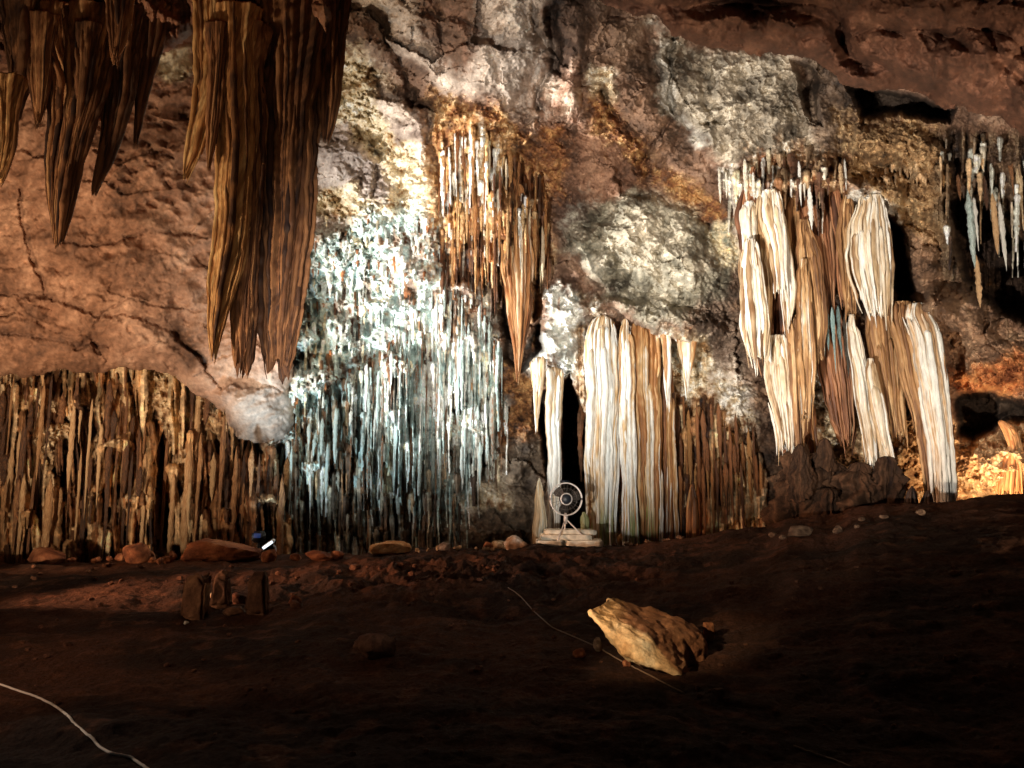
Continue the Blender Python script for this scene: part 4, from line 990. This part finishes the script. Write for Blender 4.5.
def scatter(rid, n, lens, rads, key, label, group, vr, ur=(-30, 1054)):
    ys, xs = np.nonzero((REG == rid) & (VV >= vr[0]) & (VV <= vr[1]) & (UU >= ur[0]) & (UU <= ur[1]))
    pick = []
    tries = 0
    while len(pick) < n and tries < 9000:
        tries += 1
        j = RNG.integers(0, len(ys)); u, v = xs[j] * ST - 150, ys[j] * ST - 100
        if all(abs(u - a) > 4 or abs(v - b) > 26 for a, b in pick): pick.append((u, v))
    for u, v in pick:
        z = RNG.random() ** 1.3
        small(u, v, lens[0] + (lens[1] - lens[0]) * z, rads[0] + (rads[1] - rads[0]) * RNG.random() ** 1.3, key, label, group, RNG.uniform(.02, .2))
scatter(2, 90, (14, 64), (.9, 2.3), 'c', 'thin blue-white stalactite in the pale curtain in the middle of the wall', 'thin stalactites of the pale curtain', (250, 455))
scatter(1, 84, (26, 130), (1.4, 3.8), 'b', 'long tan stalactite in the brown curtain along the left wall', 'long stalactites of the brown curtain', (376, 490))
scatter(3, 40, (24, 80), (1.0, 2.6), 'g', 'gold or white stalactite in the rusty hanging mass above the pale curtain', 'stalactites of the rusty hanging mass', (105, 245))
scatter(4, 58, (25, 100), (1.1, 2.8), 'o', 'thin orange-brown stalactite between the white columns and the draperies', 'thin stalactites of the orange-brown curtain', (392, 470), (655, 800))
scatter(5, 14, (18, 48), (1.3, 2.6), 'w', 'thin white or cream drip under the grey rock above the draperies', 'white drips above the draperies', (160, 200))
for u, v, L_, r, key in ((968, 196, 74, 3.0, 'c'), (974, 200, 52, 2.4, 'w'), (992, 196, 60, 2.6, 'b'), (1000, 206, 66, 2.6, 'w'), (1018, 170, 62, 3.2, 'w'), (1010, 160, 40, 2.4, 'b'), (984, 178, 34, 2.2, 'b'), (958, 176, 26, 2.2, 'b'), (1030, 180, 70, 3.2, 'w'), (976, 258, 50, 2.6, 'b')):
    small(u, v, L_, r, key, 'slender stalactite over the black hollow near the right edge', 'stalactites over the black hollow', Y=14.1)
for u, v, L_, r in ((826, 306, 44, 2.0), (832, 310, 62, 2.2), (838, 308, 50, 2.0), (845, 316, 60, 2.4), (852, 318, 54, 2.2), (822, 316, 40, 1.6)):
    small(u, v, L_, r, 't', 'thin teal stalactite between the tan drapery and the white bell', 'teal stalactites', Y=14.7)

# ------------------------------------------------------------------ stones
def ico(sub):
    bm = bmesh.new(); bmesh.ops.create_icosphere(bm, subdivisions=sub, radius=1)
    v = np.array([x.co[:] for x in bm.verts]); f = np.array([[w.index for w in p.verts] for p in bm.faces]); bm.free()
    return v, f
ICO = {4: ico(4), 5: ico(5)}
def stone(name, u, v, wpx, hpx, cols, label, cat='stone', group=None, seed=0, sub=4, dep=.8, Y=None, cuts=9, rot=0., tilt=0., sink=.18):
    if Y is None: x, y, z = ground_at(u, v)
    else:
        x, y, _ = [float(q) for q in P(u, v, Y)]; z = float(floor_z(x, y))
    s = y / F * 1.02
    a, c = wpx / 2 * s, hpx / 2 * s
    p, f = ICO[sub]; p = p.copy()
    r = np.random.default_rng(seed + 500)
    for _ in range(cuts):
        n = r.normal(size=3); n /= np.linalg.norm(n); d = r.uniform(.55, .9)
        h = p @ n - d; p = p - np.where(h > 0, h, 0)[:, None] * n * .92
    p = p * (1 + .22 * fbm3(p * 1.3 + seed, 3, seed)[:, None] + .09 * fbm3(p * 5 + seed, 4, seed + 3, .6)[:, None] + .03 * fbm3(p * 17 + seed, 2, seed + 1)[:, None])
    p = p / np.abs(p).max(0) * np.array([a, max(a, c) * dep, c])
    M = np.array(Euler((0, tilt, rot)).to_matrix()); p = p @ M.T
    C = palette(cols, .5 + .9 * fbm3(p / max(a, c) * 2.2 + seed, 4, seed + 5))
    lo = p[:, 2].min()
    o = mesh_np(name, p + [0, 0, -lo], f, M_STONE, C, loc=(x, y, z - sink * 2 * c))
    return tag(o, label, cat, group)

RS = [(84, 48, 32), (136, 80, 52), (178, 122, 84)]
PS = [(130, 96, 68), (186, 152, 116), (216, 196, 168)]
stone('boulder', 218, 560, 84, 26, RS, 'long low reddish boulder at the foot of the brown curtain', 'boulder', seed=1, sub=5, dep=.5, cuts=6)
stone('stone', 45, 562, 36, 20, RS, 'reddish stone near the left edge at the foot of the brown curtain', seed=2)
stone('stone', 135, 562, 28, 26, RS, 'upright reddish stone left of the long low boulder', seed=3)
stone('stone', 148, 562, 14, 14, RS, 'small reddish stone leaning on the upright one left of the long boulder', seed=4)
stone('stone', 96, 560, 10, 8, RS, 'tiny red stone between the left edge stone and the upright stone', seed=5)
GR = 'rubble between the upright stone and the long boulder'
for k, (u, v, w, h) in enumerate(((152, 563, 9, 9), (159, 564, 8, 8), (166, 563, 11, 9), (172, 559, 8, 12), (120, 559, 12, 8), (72, 559, 9, 6), (110, 557, 8, 6))):
    stone('stone', u, v, w, h, RS, 'small red rubble stone at the foot of the brown curtain', group=GR, seed=10 + k)
stone('stone', 390, 552, 42, 13, [(150, 92, 52), (204, 140, 84), (222, 184, 138)], 'flat bright orange stone on the crest left of the fan', seed=21, sub=5)
stone('stone', 516, 548, 26, 18, [(90, 60, 44), (150, 118, 92), WHITE], 'dark stone with a white top left of the slabs under the fan', seed=22)
stone('stone', 500, 548, 18, 9, PS, 'pale stone beside the white-topped dark stone', seed=23)
stone('stone', 488, 546, 10, 10, RS, 'round reddish stone among the pale pebbles left of the fan', seed=24)
stone('stone', 444, 550, 12, 9, [(110, 90, 78), (150, 130, 116), (186, 170, 158)], 'small grey stone at the left end of the pale pebbles', seed=25)
GP = 'pale pebbles left of the fan'
for k in range(16):
    u = RNG.uniform(412, 506); 
    stone('pebble', u, 551 + RNG.uniform(-2, 2) - (u - 412) * .03, RNG.uniform(3, 7), RNG.uniform(2.5, 5), PS, 'pale pebble on the crest of the floor left of the fan', 'pebble', GP, seed=30 + k)
GQ = 'pebbles right of the slabs'
for k in range(12):
    u = RNG.uniform(604, 690)
    stone('pebble', u, np.interp(u, CU, CV) + RNG.uniform(-1, 3), RNG.uniform(3, 7), RNG.uniform(2.5, 4.5), [(60, 42, 32), (110, 80, 60), (160, 130, 104)], 'brown pebble on the crest of the floor right of the slabs', 'pebble', GQ, seed=60 + k)
stone('stone', 376, 657, 44, 29, [(62, 40, 29), (84, 56, 41), (104, 72, 54)], 'rounded brown stone lying alone on the dark floor in the middle', seed=80, sub=5, cuts=5)
stone('stone', 269, 561, 16, 15, RS, 'reddish stone right of the small white lamp', seed=81)
stone('stone', 318, 560, 30, 12, RS, 'low reddish stone under the pale curtain', seed=82)
stone('stone', 338, 558, 16, 9, RS, 'little red stone under the right part of the pale curtain', seed=83)
stone('stone', 296, 560, 12, 8, RS, 'little dark red stone between the lamp stone and the low one', seed=84)
GRR = 'loose stones on the rising floor at the right'
for k, (u, v, w, h, lab) in enumerate(((800, 535, 26, 13, 'flat brown stone, the largest lying on the rising floor at the right'), (838, 533, 11, 9, 'small pale-edged stone right of the flat brown stone'),
                                      (773, 537, 9, 6, 'small stone left of the flat brown stone'), (783, 539, 8, 5, 'tiny stone touching the left of the flat brown stone'), (921, 515, 10, 7, 'pale stone below the two black stalagmites'),
                                      (884, 519, 9, 6, 'brown stone under the dark rocks at the right'), (862, 521, 8, 5, 'tiny brown stone in front of the dark mound'), (857, 528, 6, 4, 'tiniest stone in front of the dark mound'))):
    stone('stone', u, v, w, h, [(58, 42, 32), (92, 70, 54), (128, 104, 82)], lab, group=GRR, seed=90 + k)
stone('stone', 598, 650, 9, 15, [(84, 66, 52), (130, 108, 88), (170, 150, 126)], 'small greyish stone under the raised end of the big boulder', seed=101)
stone('stone', 580, 656, 14, 9, RS, 'small red-brown stone beside the thin wire, left of the big boulder', seed=102)
stone('stone', 626, 666, 9, 9, RS, 'small red stone under the pale face of the big boulder', seed=103)
stone('stone', 708, 641, 14, 25, [(96, 56, 36), (150, 94, 60), (176, 124, 86)], 'upright brown shard behind the right end of the big boulder', seed=104, dep=.4)
GF = 'small clods on the dark floor'
for k in range(190):
    u = RNG.uniform(10, 1000); v = 566 + 190 * RNG.random() ** 1.6
    w = RNG.uniform(2, 7) * (1 + .8 * (RNG.random() < .15))
    stone('clod', u, v, w, w * RNG.uniform(.5, .8), [(60, 38, 27), (92, 58, 40), (120, 80, 56)], 'small clod of earth lying on the dark cave floor', 'clod', GF, seed=200 + k)

# big boulder
def big_boulder():
    pts = [(590, 613, 6.55), (598, 622, 6.45), (608, 632, 6.42), (625, 652, 6.38), (645, 662, 6.33), (679, 678, 6.25), (681, 672, 6.28), (603, 604, 6.7), (611, 596, 6.95), (634, 613, 7.05),
           (672, 621, 7.15), (694, 624, 7.15), (704, 640, 7.05), (700, 664, 6.75), (694, 676, 6.6), (622, 620, 6.55), (646, 638, 6.45), (640, 664, 7.0), (690, 668, 7.3), (655, 640, 7.6)]
    bm = bmesh.new()
    for p in pts: bm.verts.new([float(q) for q in P(*p)])
    r = bmesh.ops.convex_hull(bm, input=bm.verts)
    bmesh.ops.delete(bm, geom=[g for g in set(r['geom_interior']) | set(r['geom_unused']) if isinstance(g, bmesh.types.BMVert)], context='VERTS')
    bmesh.ops.triangulate(bm, faces=bm.faces)
    for _ in range(5): bmesh.ops.subdivide_edges(bm, edges=bm.edges, cuts=1, use_grid_fill=True)
    bmesh.ops.triangulate(bm, faces=bm.faces)
    v = np.array([x.co[:] for x in bm.verts]); f = np.array([[w.index for w in p.verts] for p in bm.faces]); bm.normal_update()
    n = np.array([x.normal[:] for x in bm.verts]); bm.free()
    u, w = proj(v[:, 0], v[:, 1], v[:, 2])
    d = fbm3(v * 3.2, 4, 3) * .07 + (.4 - np.abs(fbm3(v * 5, 3, 6))) * .05 + fbm3(v * 20, 3, 9) * .014
    # flutes at the right end
    d += sstep(672, 700, u) * .06 * vn3(np.stack([v[:, 0] * 9, v[:, 1] * 2, v[:, 2] * 4], 1), 4)
    v = v + n * d[:, None]
    e = fbm3(v * 5, 4, 2)
    edge = np.interp(u, [590, 603, 622, 646, 672, 690], [606, 616, 622, 640, 664, 690]) + 5 * e
    pale = sstep(-3, 3, w - edge) 
    C = palette([(120, 76, 50), (152, 102, 68), (178, 128, 90)], .5 + .9 * e)
    C = mix3(C, palette([(176, 130, 84), (214, 174, 126), (230, 204, 164)], .5 + .9 * fbm3(v * 9, 3, 5)), pale)
    C = mix3(C, palette([(190, 140, 84), (206, 160, 104)], .5 + e), sstep(636, 612, u + .3 * (w - 600)) * .8)
    c = v.mean(0); c[2] = v[:, 2].min()
    tag(mesh_np('boulder', v - c, f, M_STONE, np.clip(C, .01, .85), loc=tuple(c)), 'big boulder with a broken cream face and brown top on the dark floor', 'boulder')
big_boulder()

# upright blocks on the left of the floor with rubble between
DBL = [(58, 39, 29), (94, 64, 46), (126, 90, 65)]
def block(u, v, w, h, label, seed, cols=DBL, lean=0.):
    x, y, z = ground_at(u, v)
    s = y / F * 1.02
    bm = bmesh.new(); bmesh.ops.create_cube(bm, size=1)
    bmesh.ops.bevel(bm, geom=bm.edges[:], offset=.12, segments=2, affect='EDGES')
    for _ in range(3): bmesh.ops.subdivide_edges(bm, edges=bm.edges, cuts=1, use_grid_fill=True)
    p = np.array([q.co[:] for q in bm.verts]); bmesh.ops.triangulate(bm, faces=bm.faces)
    f = np.array([[q.index for q in g.verts] for g in bm.faces]); bm.free()
    p = p + .17 * np.stack([fbm3(p * 2.5 + seed + 7 * k, 4, seed + k) for k in range(3)], 1)
    p[:, 0] *= 1 - .15 * (p[:, 2] + .5)
    p = p * [w * s, w * s * .8, h * s]; p[:, 0] += lean * p[:, 2]; p[:, 2] += h * s / 2 - .04
    tag(mesh_np('stone_block', p, f, M_STONE, palette(cols, .5 + .9 * fbm3(p * 7, 4, seed)), loc=(x, y, z)), label, 'stone block', 'upright stone blocks on the left of the floor')
block(195, 617, 23, 42, 'upright dark stone block with a rough tan left edge, on the left of the floor', 1, [(66, 44, 32), (110, 76, 54), (158, 116, 82)], .06)
block(257, 612, 19, 38, 'upright dark stone block, the right one of the pair on the floor', 2, DBL, -.03)
block(221, 606, 16, 33, 'dark slab standing behind and between the two upright blocks', 3)
stone('stone', 236, 614, 26, 11, DBL, 'low dark stone lying between the two upright blocks', seed=300, dep=.7)
stone('stone', 238, 604, 20, 15, [(60, 36, 26), (96, 56, 38), (122, 76, 52)], 'reddish rubble stone behind the low stone between the upright blocks', seed=301)
stone('stone', 214, 598, 9, 10, PS, 'small tan stone lodged beside the left upright block', seed=302)
stone('stone', 294, 604, 14, 10, RS, 'small reddish stone right of the upright blocks', seed=303)
stone('stone', 186, 624, 5, 4, [(190, 180, 160), (220, 214, 200)], 'tiny white pebble in front of the left upright block', seed=304)

# ------------------------------------------------------------------ tubes, cables
def tube(name, pts, r, mat, parent=None, n=8, closed=False, loc=None):
    pts = np.asarray(pts, float)
    m = len(pts)
    tan = np.roll(pts, -1, 0) - np.roll(pts, 1, 0) if closed else np.gradient(pts, axis=0)
    tan /= np.linalg.norm(tan, axis=1)[:, None] + 1e-12
    ref = np.array([0, 0, 1.]) if abs(tan[:, 2]).mean() < .8 else np.array([0, 1., 0])
    a = np.cross(tan, ref); a /= np.linalg.norm(a, axis=1)[:, None] + 1e-12; b = np.cross(a, tan)
    th = np.linspace(0, 2 * np.pi, n, endpoint=False)
    rr = np.broadcast_to(np.asarray(r, float), (m,))
    ring = pts[:, None] + rr[:, None, None] * (np.cos(th)[None, :, None] * a[:, None] + np.sin(th)[None, :, None] * b[:, None])
    V = ring.reshape(-1, 3); idx = np.arange(m * n).reshape(m, n); nx = np.roll(idx, -1, 1)
    if closed: i2 = np.roll(idx, -1, 0); n2 = np.roll(nx, -1, 0); f = np.stack([idx, nx, n2, i2], -1).reshape(-1, 4); fs = [f]
    else:
        f = np.stack([idx[:-1], nx[:-1], nx[1:], idx[1:]], -1).reshape(-1, 4)
        fs = [f, idx[0][::-1][None], idx[-1][None]]
    return V, fs

def join(parts):
    V = []; F4 = {}; off = 0
    for v, fs in parts:
        for f in fs: F4.setdefault(f.shape[1], []).append(f + off)
        V.append(v); off += len(v)
    return np.vstack(V), [np.concatenate(x) for x in F4.values()]

def smooth_line(px, n):
    px = np.array(px, float); t = np.concatenate([[0], np.cumsum(np.hypot(*np.diff(px, axis=0).T))])
    s = np.linspace(0, t[-1], n); q = np.stack([np.interp(s, t, px[:, 0]), np.interp(s, t, px[:, 1])], 1)
    for _ in range(4): q[1:-1] = (q[:-2] + 2 * q[1:-1] + q[2:]) / 4
    return q
def cable(px, n, rad, mat, name, label, cat, buried=None):
    q = smooth_line(px, n)
    pts = []
    for u, v in q:
        x, y, z = ground_at(u, v); pts.append((x, y, z + rad * .8))
    pts = np.array(pts)
    if buried:
        for k in range(n):
            if buried[0] < q[k, 0] < buried[1]: pts[k, 2] -= rad * 1.2
    c = pts[0].copy()
    V, fs = tube('', pts - c, rad, None, n=8)
    tag(mesh_np(name, V, fs, mat, loc=tuple(c)), label, cat)
M_ROPE = plain_mat('white_cable', (226, 214, 202), .6, 0, .15, 60)
M_WIRE = plain_mat('dull_wire', (120, 92, 70), .6, 0, .2, 60)
cable([(-40, 676), (0, 685), (14, 690), (40, 699), (55, 707), (66, 715), (72, 721), (90, 737), (100, 749), (112, 755), (128, 757), (136, 762), (150, 772), (175, 790)], 90, .008, M_ROPE, 'cable', 'white cable snaking across the dark floor at the lower left corner', 'cable', (72, 88))
cable([(508, 588), (520, 596), (534, 612), (552, 628), (578, 639), (596, 647), (622, 662), (650, 676), (672, 688), (684, 694)], 80, .006, M_WIRE, 'wire', 'thin dull wire running past the big boulder over the dark floor', 'wire')
cable([(794, 747), (815, 755), (832, 760), (852, 768)], 20, .006, M_WIRE, 'twig', 'thin pale twig on the dark floor at the lower right', 'twig')

# ------------------------------------------------------------------ the fan on its tripod
M_METAL = plain_mat('fan_enamel', (214, 206, 200), .35, .2, .1, 20, .05)
M_CAGE = plain_mat('fan_wire', (120, 112, 106), .4, .4, .1, 20, .05)
M_DARK = plain_mat('fan_motor', (24, 30, 40), .45, 0, .2, 20, .1)
M_BLADE = plain_mat('fan_blade', (70, 64, 60), .5, .3, .1, 12, .05)
M_SLAB = plain_mat('pale_stone_slab', (226, 218, 200), .8, 0, .3, 9, .5)
def lathe(prof, n=32):
    """prof: (radius, y) pairs about the y axis"""
    prof = np.array(prof, float); th = np.linspace(0, 2 * np.pi, n, endpoint=False); m = len(prof)
    V = np.stack([prof[:, 0:1] * np.cos(th), prof[:, 1:2] + 0 * th, prof[:, 0:1] * np.sin(th)], -1).reshape(-1, 3)
    idx = np.arange(m * n).reshape(m, n); nx = np.roll(idx, -1, 1)
    return V, [np.stack([idx[:-1], nx[:-1], nx[1:], idx[1:]], -1).reshape(-1, 4)]
fx, fy = float(P(566, 546, 14.7)[0]), 14.7
slab_z = float(floor_z(fx, fy))
px_m = 14.7 / F * 1.0
# slabs
GS = 'pale slabs stacked under the fan'
def slab(u0, u1, v0, v1, Y, dpt, label, seed):
    x0, _, zt = P(u0, v0, Y); x1, _, zb = P(u1, v1, Y)
    w, h = float(x1 - x0), max(float(zt - zb), .04)
    bm = bmesh.new(); bmesh.ops.create_cube(bm, size=1); bmesh.ops.scale(bm, vec=(w, dpt, h), verts=bm.verts)
    bmesh.ops.bevel(bm, geom=bm.edges[:], offset=.018, segments=2, affect='EDGES')
    for _ in range(3): bmesh.ops.subdivide_edges(bm, edges=bm.edges, cuts=1, use_grid_fill=True)
    p = np.array([q.co[:] for q in bm.verts]); bmesh.ops.triangulate(bm, faces=bm.faces); f = np.array([[q.index for q in g.verts] for g in bm.faces]); bm.free()
    p = p + .02 * np.stack([fbm3(p * 5 + seed + 9 * k, 4, seed + k) for k in range(3)], 1)
    tag(mesh_np('stone_slab', p, f, M_SLAB, loc=(float(x0 + x1) / 2, Y + dpt / 2, float(zt + zb) / 2)), label, 'stone slab', GS)
slab(545, 597, 530.5, 535.0, 14.75, .7, 'topmost pale slab of the stack under the fan', 1)
slab(541, 592, 535.2, 540.6, 14.55, .8, 'middle pale slab of the stack under the fan', 2)
slab(537, 564, 541, 547.5, 14.35, .8, 'lower left pale slab of the stack under the fan', 3)
slab(565, 604, 541, 547, 14.38, .8, 'lower right pale slab of the stack under the fan', 4)
ROOT = empty('fan', (fx, 14.55, 0))
tag(ROOT, 'round caged fan on a thin metal tripod standing on the pale slabs', 'fan')
hx, hy, hz = [float(q) for q in P(566, 499, 14.55)]
RAD = 15.5 * px_m
def fp(name, V, fs, mat, parent=ROOT, org=(0, 0, 0)):
    return mesh_np(name, V, fs, mat, parent=parent, loc=org)
base = np.array([fx, 14.55, 0.])
hub = np.array([hx, hy, hz]) - base
th = np.linspace(0, 2 * np.pi, 64, endpoint=False)
def ring(r, y, rad): return tube('', np.stack([r * np.cos(th), 0 * th + y, r * np.sin(th)], 1), rad, None, n=6, closed=True)
parts = [ring(RAD, -.06, .014), ring(RAD, .10, .012)]
fp('cage_rim', *join(parts), M_METAL, org=tuple(hub))
parts = [ring(RAD * k, -.06 - .07 * (1 - k), .0032) for k in (.34, .67)]
for k in range(22):
    a_ = k * 2 * np.pi / 22; q = np.linspace(.22, 1, 8)
    for y_, sg in ((-.06, -1), (.10, 1)):
        parts.append(tube('', np.stack([RAD * q * math.cos(a_), y_ + sg * .07 * (1 - q ** 2), RAD * q * math.sin(a_)], 1), .0017, None, n=5))
fp('cage_wires', *join(parts), M_CAGE, org=tuple(hub))
for k in range(3):
    n1, n2 = 12, 8
    r_ = np.linspace(.16, .88, n1)[:, None] * RAD; w_ = np.linspace(-1, 1, n2)[None]
    ang = 2.094 * k + .3 + w_ * (.30 + .18 * np.sin(np.linspace(0, 3.0, n1)))[:, None] 
    V = np.stack([r_ * np.cos(ang), .02 + .05 * w_ + 0 * r_, r_ * np.sin(ang)], -1).reshape(-1, 3)
    V2 = V + [0, .006, 0]
    idx = np.arange(n1 * n2).reshape(n1, n2); f = np.stack([idx[:-1, :-1], idx[:-1, 1:], idx[1:, 1:], idx[1:, :-1]], -1).reshape(-1, 4)
    fp('blade', *join([(V, [f]), (V2, [f[:, ::-1]])]), M_BLADE, org=tuple(hub))
fp('hub', *lathe([(0, -.135), (.075, -.13), (.095, -.11), (.10, -.06), (.09, -.03), (0, -.02)]), M_DARK, org=tuple(hub))
fp('hub_ring', *lathe([(.098, -.12), (.118, -.118), (.118, -.09), (.098, -.088)]), M_METAL, org=tuple(hub))
fp('motor', *lathe([(0, .06), (.10, .07), (.12, .12), (.12, .25), (.08, .29), (0, .30)]), M_DARK, org=tuple(hub))
zt = float(P(566, 518, 14.55)[2])
fp('pole', *tube('', np.array([[0, .14, 0], [0, .14, zt - hz - .12]]), .026, None, n=14), M_METAL, org=tuple(hub))
for k, (u, v) in enumerate(((556, 545), (587, 540), (563, 546))):
    e = np.array([float(q) for q in P(u, v, (14.4, 14.6, 15.0)[k])]) - base
    s0 = np.array([0, .14, zt - .02]) + [0, 0, 0]
    lg = fp('leg', *tube('', np.array([s0, e]), .014, None, n=10), M_METAL)
    d_ = (e - s0) / np.linalg.norm(e - s0)
    fp('foot', *tube('', np.array([e - d_ * .05, e + d_ * .012]), .022, None, n=10), M_DARK, parent=lg)
# collar where the legs meet and the dark box on top of the cage
fp('collar', *tube('', np.array([[0, .14, zt - .07], [0, .14, zt + .06]]), .04, None, n=14), M_METAL)
bm = bmesh.new(); bmesh.ops.create_cube(bm, size=1); bmesh.ops.scale(bm, vec=(.17, .10, .05), verts=bm.verts); bmesh.ops.bevel(bm, geom=bm.edges[:], offset=.012, segments=2, affect='EDGES')
p_ = np.array([q.co[:] for q in bm.verts]); bmesh.ops.triangulate(bm, faces=bm.faces); f_ = np.array([[q.index for q in g.verts] for g in bm.faces]); bm.free()
fp('control_box', p_ + hub + [-.02, .02, RAD + .03], f_, M_DARK)

# ------------------------------------------------------------------ the small lamp at the foot of the wall
M_WHITE = plain_mat('white_enamel', (236, 240, 244), .35, 0, .05, 20, .05)
lx, ly, lz = ground_at(271, 560)
LR = empty('floor_lamp', (lx, ly, lz)); tag(LR, 'small white tilted floodlight on a short stand beside the long boulder', 'lamp')
def bx(sx, sy, sz, rot, loc):
    bm = bmesh.new(); bmesh.ops.create_cube(bm, size=1); bmesh.ops.scale(bm, vec=(sx, sy, sz), verts=bm.verts); bmesh.ops.bevel(bm, geom=bm.edges[:], offset=min(sx, sy, sz) * .25, segments=2, affect='EDGES')
    p = np.array([q.co[:] for q in bm.verts]); bmesh.ops.triangulate(bm, faces=bm.faces); f = np.array([[q.index for q in g.verts] for g in bm.faces]); bm.free()
    return p @ np.array(Euler(rot).to_matrix()).T + loc, [f]
mesh_np('lamp_head', *bx(.24, .16, .07, (.2, -.62, 0), [-.05, 0, .30]), M_WHITE, parent=LR)
def glow(name, col, st):
    m, t, b = nt(name); b.inputs['Base Color'].default_value = (*col, 1); b.inputs['Emission Color'].default_value = (*col, 1); b.inputs['Emission Strength'].default_value = st
    return m
mesh_np('lens', *bx(.22, .02, .05, (.2, -.62, 0), [-.05, -.085, .285]), glow('white_lens', (.85, .95, 1.0), 1.6), parent=LR)
mesh_np('bracket', *tube('', np.array([[.02, .02, .28], [.07, .02, .24], [.08, .02, .16], [.06, .02, .12]]), .016, None), M_WHITE, parent=LR)
mesh_np('base', *bx(.09, .09, .12, (0, 0, .3), [.05, 0, .06]), M_WHITE, parent=LR)
bx0, by0, bz0 = [float(q) for q in P(258, 537, 15.3)]
B2 = empty('floor_lamp', (bx0, by0, float(floor_z(bx0, by0)))); tag(B2, 'dark floodlight with a blue glowing lens behind the right end of the long boulder', 'lamp')
hh = bz0 - float(floor_z(bx0, by0))
mesh_np('housing', *bx(.26, .14, .22, (-.3, 0, .2), [0, 0.05, hh]), M_DARK, parent=B2)
mesh_np('lens', *bx(.13, .02, .09, (-.3, 0, .2), [0, -.05, hh + .03]), glow('blue_lens', (.05, .10, .34), .22), parent=B2)
mesh_np('stand', *tube('', np.array([[0, .05, 0], [0, .05, hh]]), .025, None), M_DARK, parent=B2)
# ------------------------------------------------------------------ lights: spots standing in for cave floodlights, several added only to brighten
def spot(name, loc, aim, power, col, ang, blend=.5, rad=.12):
    d = bpy.data.lights.new(name, 'SPOT'); d.energy = power; d.color = col; d.spot_size = math.radians(ang); d.spot_blend = blend; d.shadow_soft_size = rad
    o = bpy.data.objects.new(name, d); COL.objects.link(o); o.location = loc
    o.rotation_euler = (Vector(aim) - Vector(loc)).to_track_quat('-Z', 'Y').to_euler()
    return o
def PT(u, v, Y): return tuple(float(q) for q in P(u, v, Y))
cool = (.80, .93, 1.0); warm = (1.0, .80, .58); orange = (1.0, .60, .32); red = (1.0, .48, .25)
spot('flood_cool', (PT(232, 560, 15.4)[0], 15.4, .55), PT(410, 300, 18.5), 760, (.68, .91, 1.0), 110, .9)
spot('flood_key', (-9.2, 11.0, .5), PT(500, 270, 17), 12500, (1.0, .98, .93), 54, .9)
spot('flood_drapery', (-2.6, 2.2, .35), PT(890, 265, 15), 10000, (1.0, .92, .81), 40, .9)
spot('flood_centre', (-2.0, 2.0, .35), PT(590, 270, 16), 8600, (1.0, .93, .83), 50, .9)
spot('flood_left', (-9.8, 10.2, .5), PT(120, 260, 15), 1500, (1.0, .76, .54), 100, .8)
spot('flood_left_front', (-7.4, 6.2, .4), PT(90, 350, 16), 3700, (1.0, .78, .54), 62, .8)
spot('flood_hanging', (-7.6, 6.6, .4), PT(200, 170, 9), 2300, (1.0, .80, .56), 70, .8)
spot('flood_right', (9.0, 14.2, 1.2), PT(985, 440, 16.5), 620, (1.0, .68, .39), 120, .8)
spot('flood_ceiling', (6.5, 4.0, .4), PT(960, 270, 13), 2300, (1.0, .80, .60), 80, .9)
spot('flood_boulder', (-2.9, 2.4, 2.5), PT(646, 636, 6.6), 1700, (1.0, .78, .50), 11, 1, .06)
spot('fill_hanging_front', (-.8, 2.2, .4), PT(150, 160, 9), 230, (1.0, .76, .52), 46, .9)  # added low front fill that brightens the hanging stalactites
spot('flood_rubble', (-9.9, 12.2, 1.0), (-5.0, 15.2, .6), 330, (1.0, .58, .32), 62, 1)
spot('fill_floor_near', (-7.0, 4.6, 1.7), (-2.6, 8.6, .1), 330, (1.0, .66, .44), 72, 1)  # added dim fill so the near floor relief shows
spot('flood_floor', (-10.5, 9.0, 1.5), (.2, 12.4, .2), 5500, (1.0, .55, .32), 30, 1)
spot('fill_corner', (-4.6, 5.6, .9), PT(40, 700, 5.2), 60, (1.0, .80, .62), 36, 1)  # added fill that brightens the cable at the lower left

# very dim sky added as fill light
w = bpy.data.worlds.new('World'); SC.world = w; w.use_nodes = True
t = w.node_tree; bg = t.nodes['Background']
sky = t.nodes.new('ShaderNodeTexSky'); sky.sky_type = 'NISHITA'; sky.sun_disc = False; sky.sun_elevation = math.radians(30); sky.sun_rotation = math.radians(200)
t.links.new(sky.outputs[0], bg.inputs['Color']); bg.inputs['Strength'].default_value = .003

cam = bpy.data.cameras.new('camera'); co = bpy.data.objects.new('camera', cam); COL.objects.link(co)
co.location = (0, 0, EYE); co.rotation_euler = (math.radians(90) + PITCH, 0, 0)
cam.sensor_width = 36; cam.lens = F / 1024 * 36; cam.clip_end = 200; cam.clip_start = .05
SC.camera = co
SC.view_settings.view_transform = 'Standard'; SC.view_settings.look = 'None'; SC.view_settings.exposure = 0; SC.view_settings.gamma = 1
SC.render.engine = 'CYCLES'
try:
    SC.cycles.use_denoising = True; SC.cycles.denoiser = 'OPENIMAGEDENOISE'
    SC.cycles.max_bounces = 5; SC.cycles.diffuse_bounces = 3
except Exception: pass
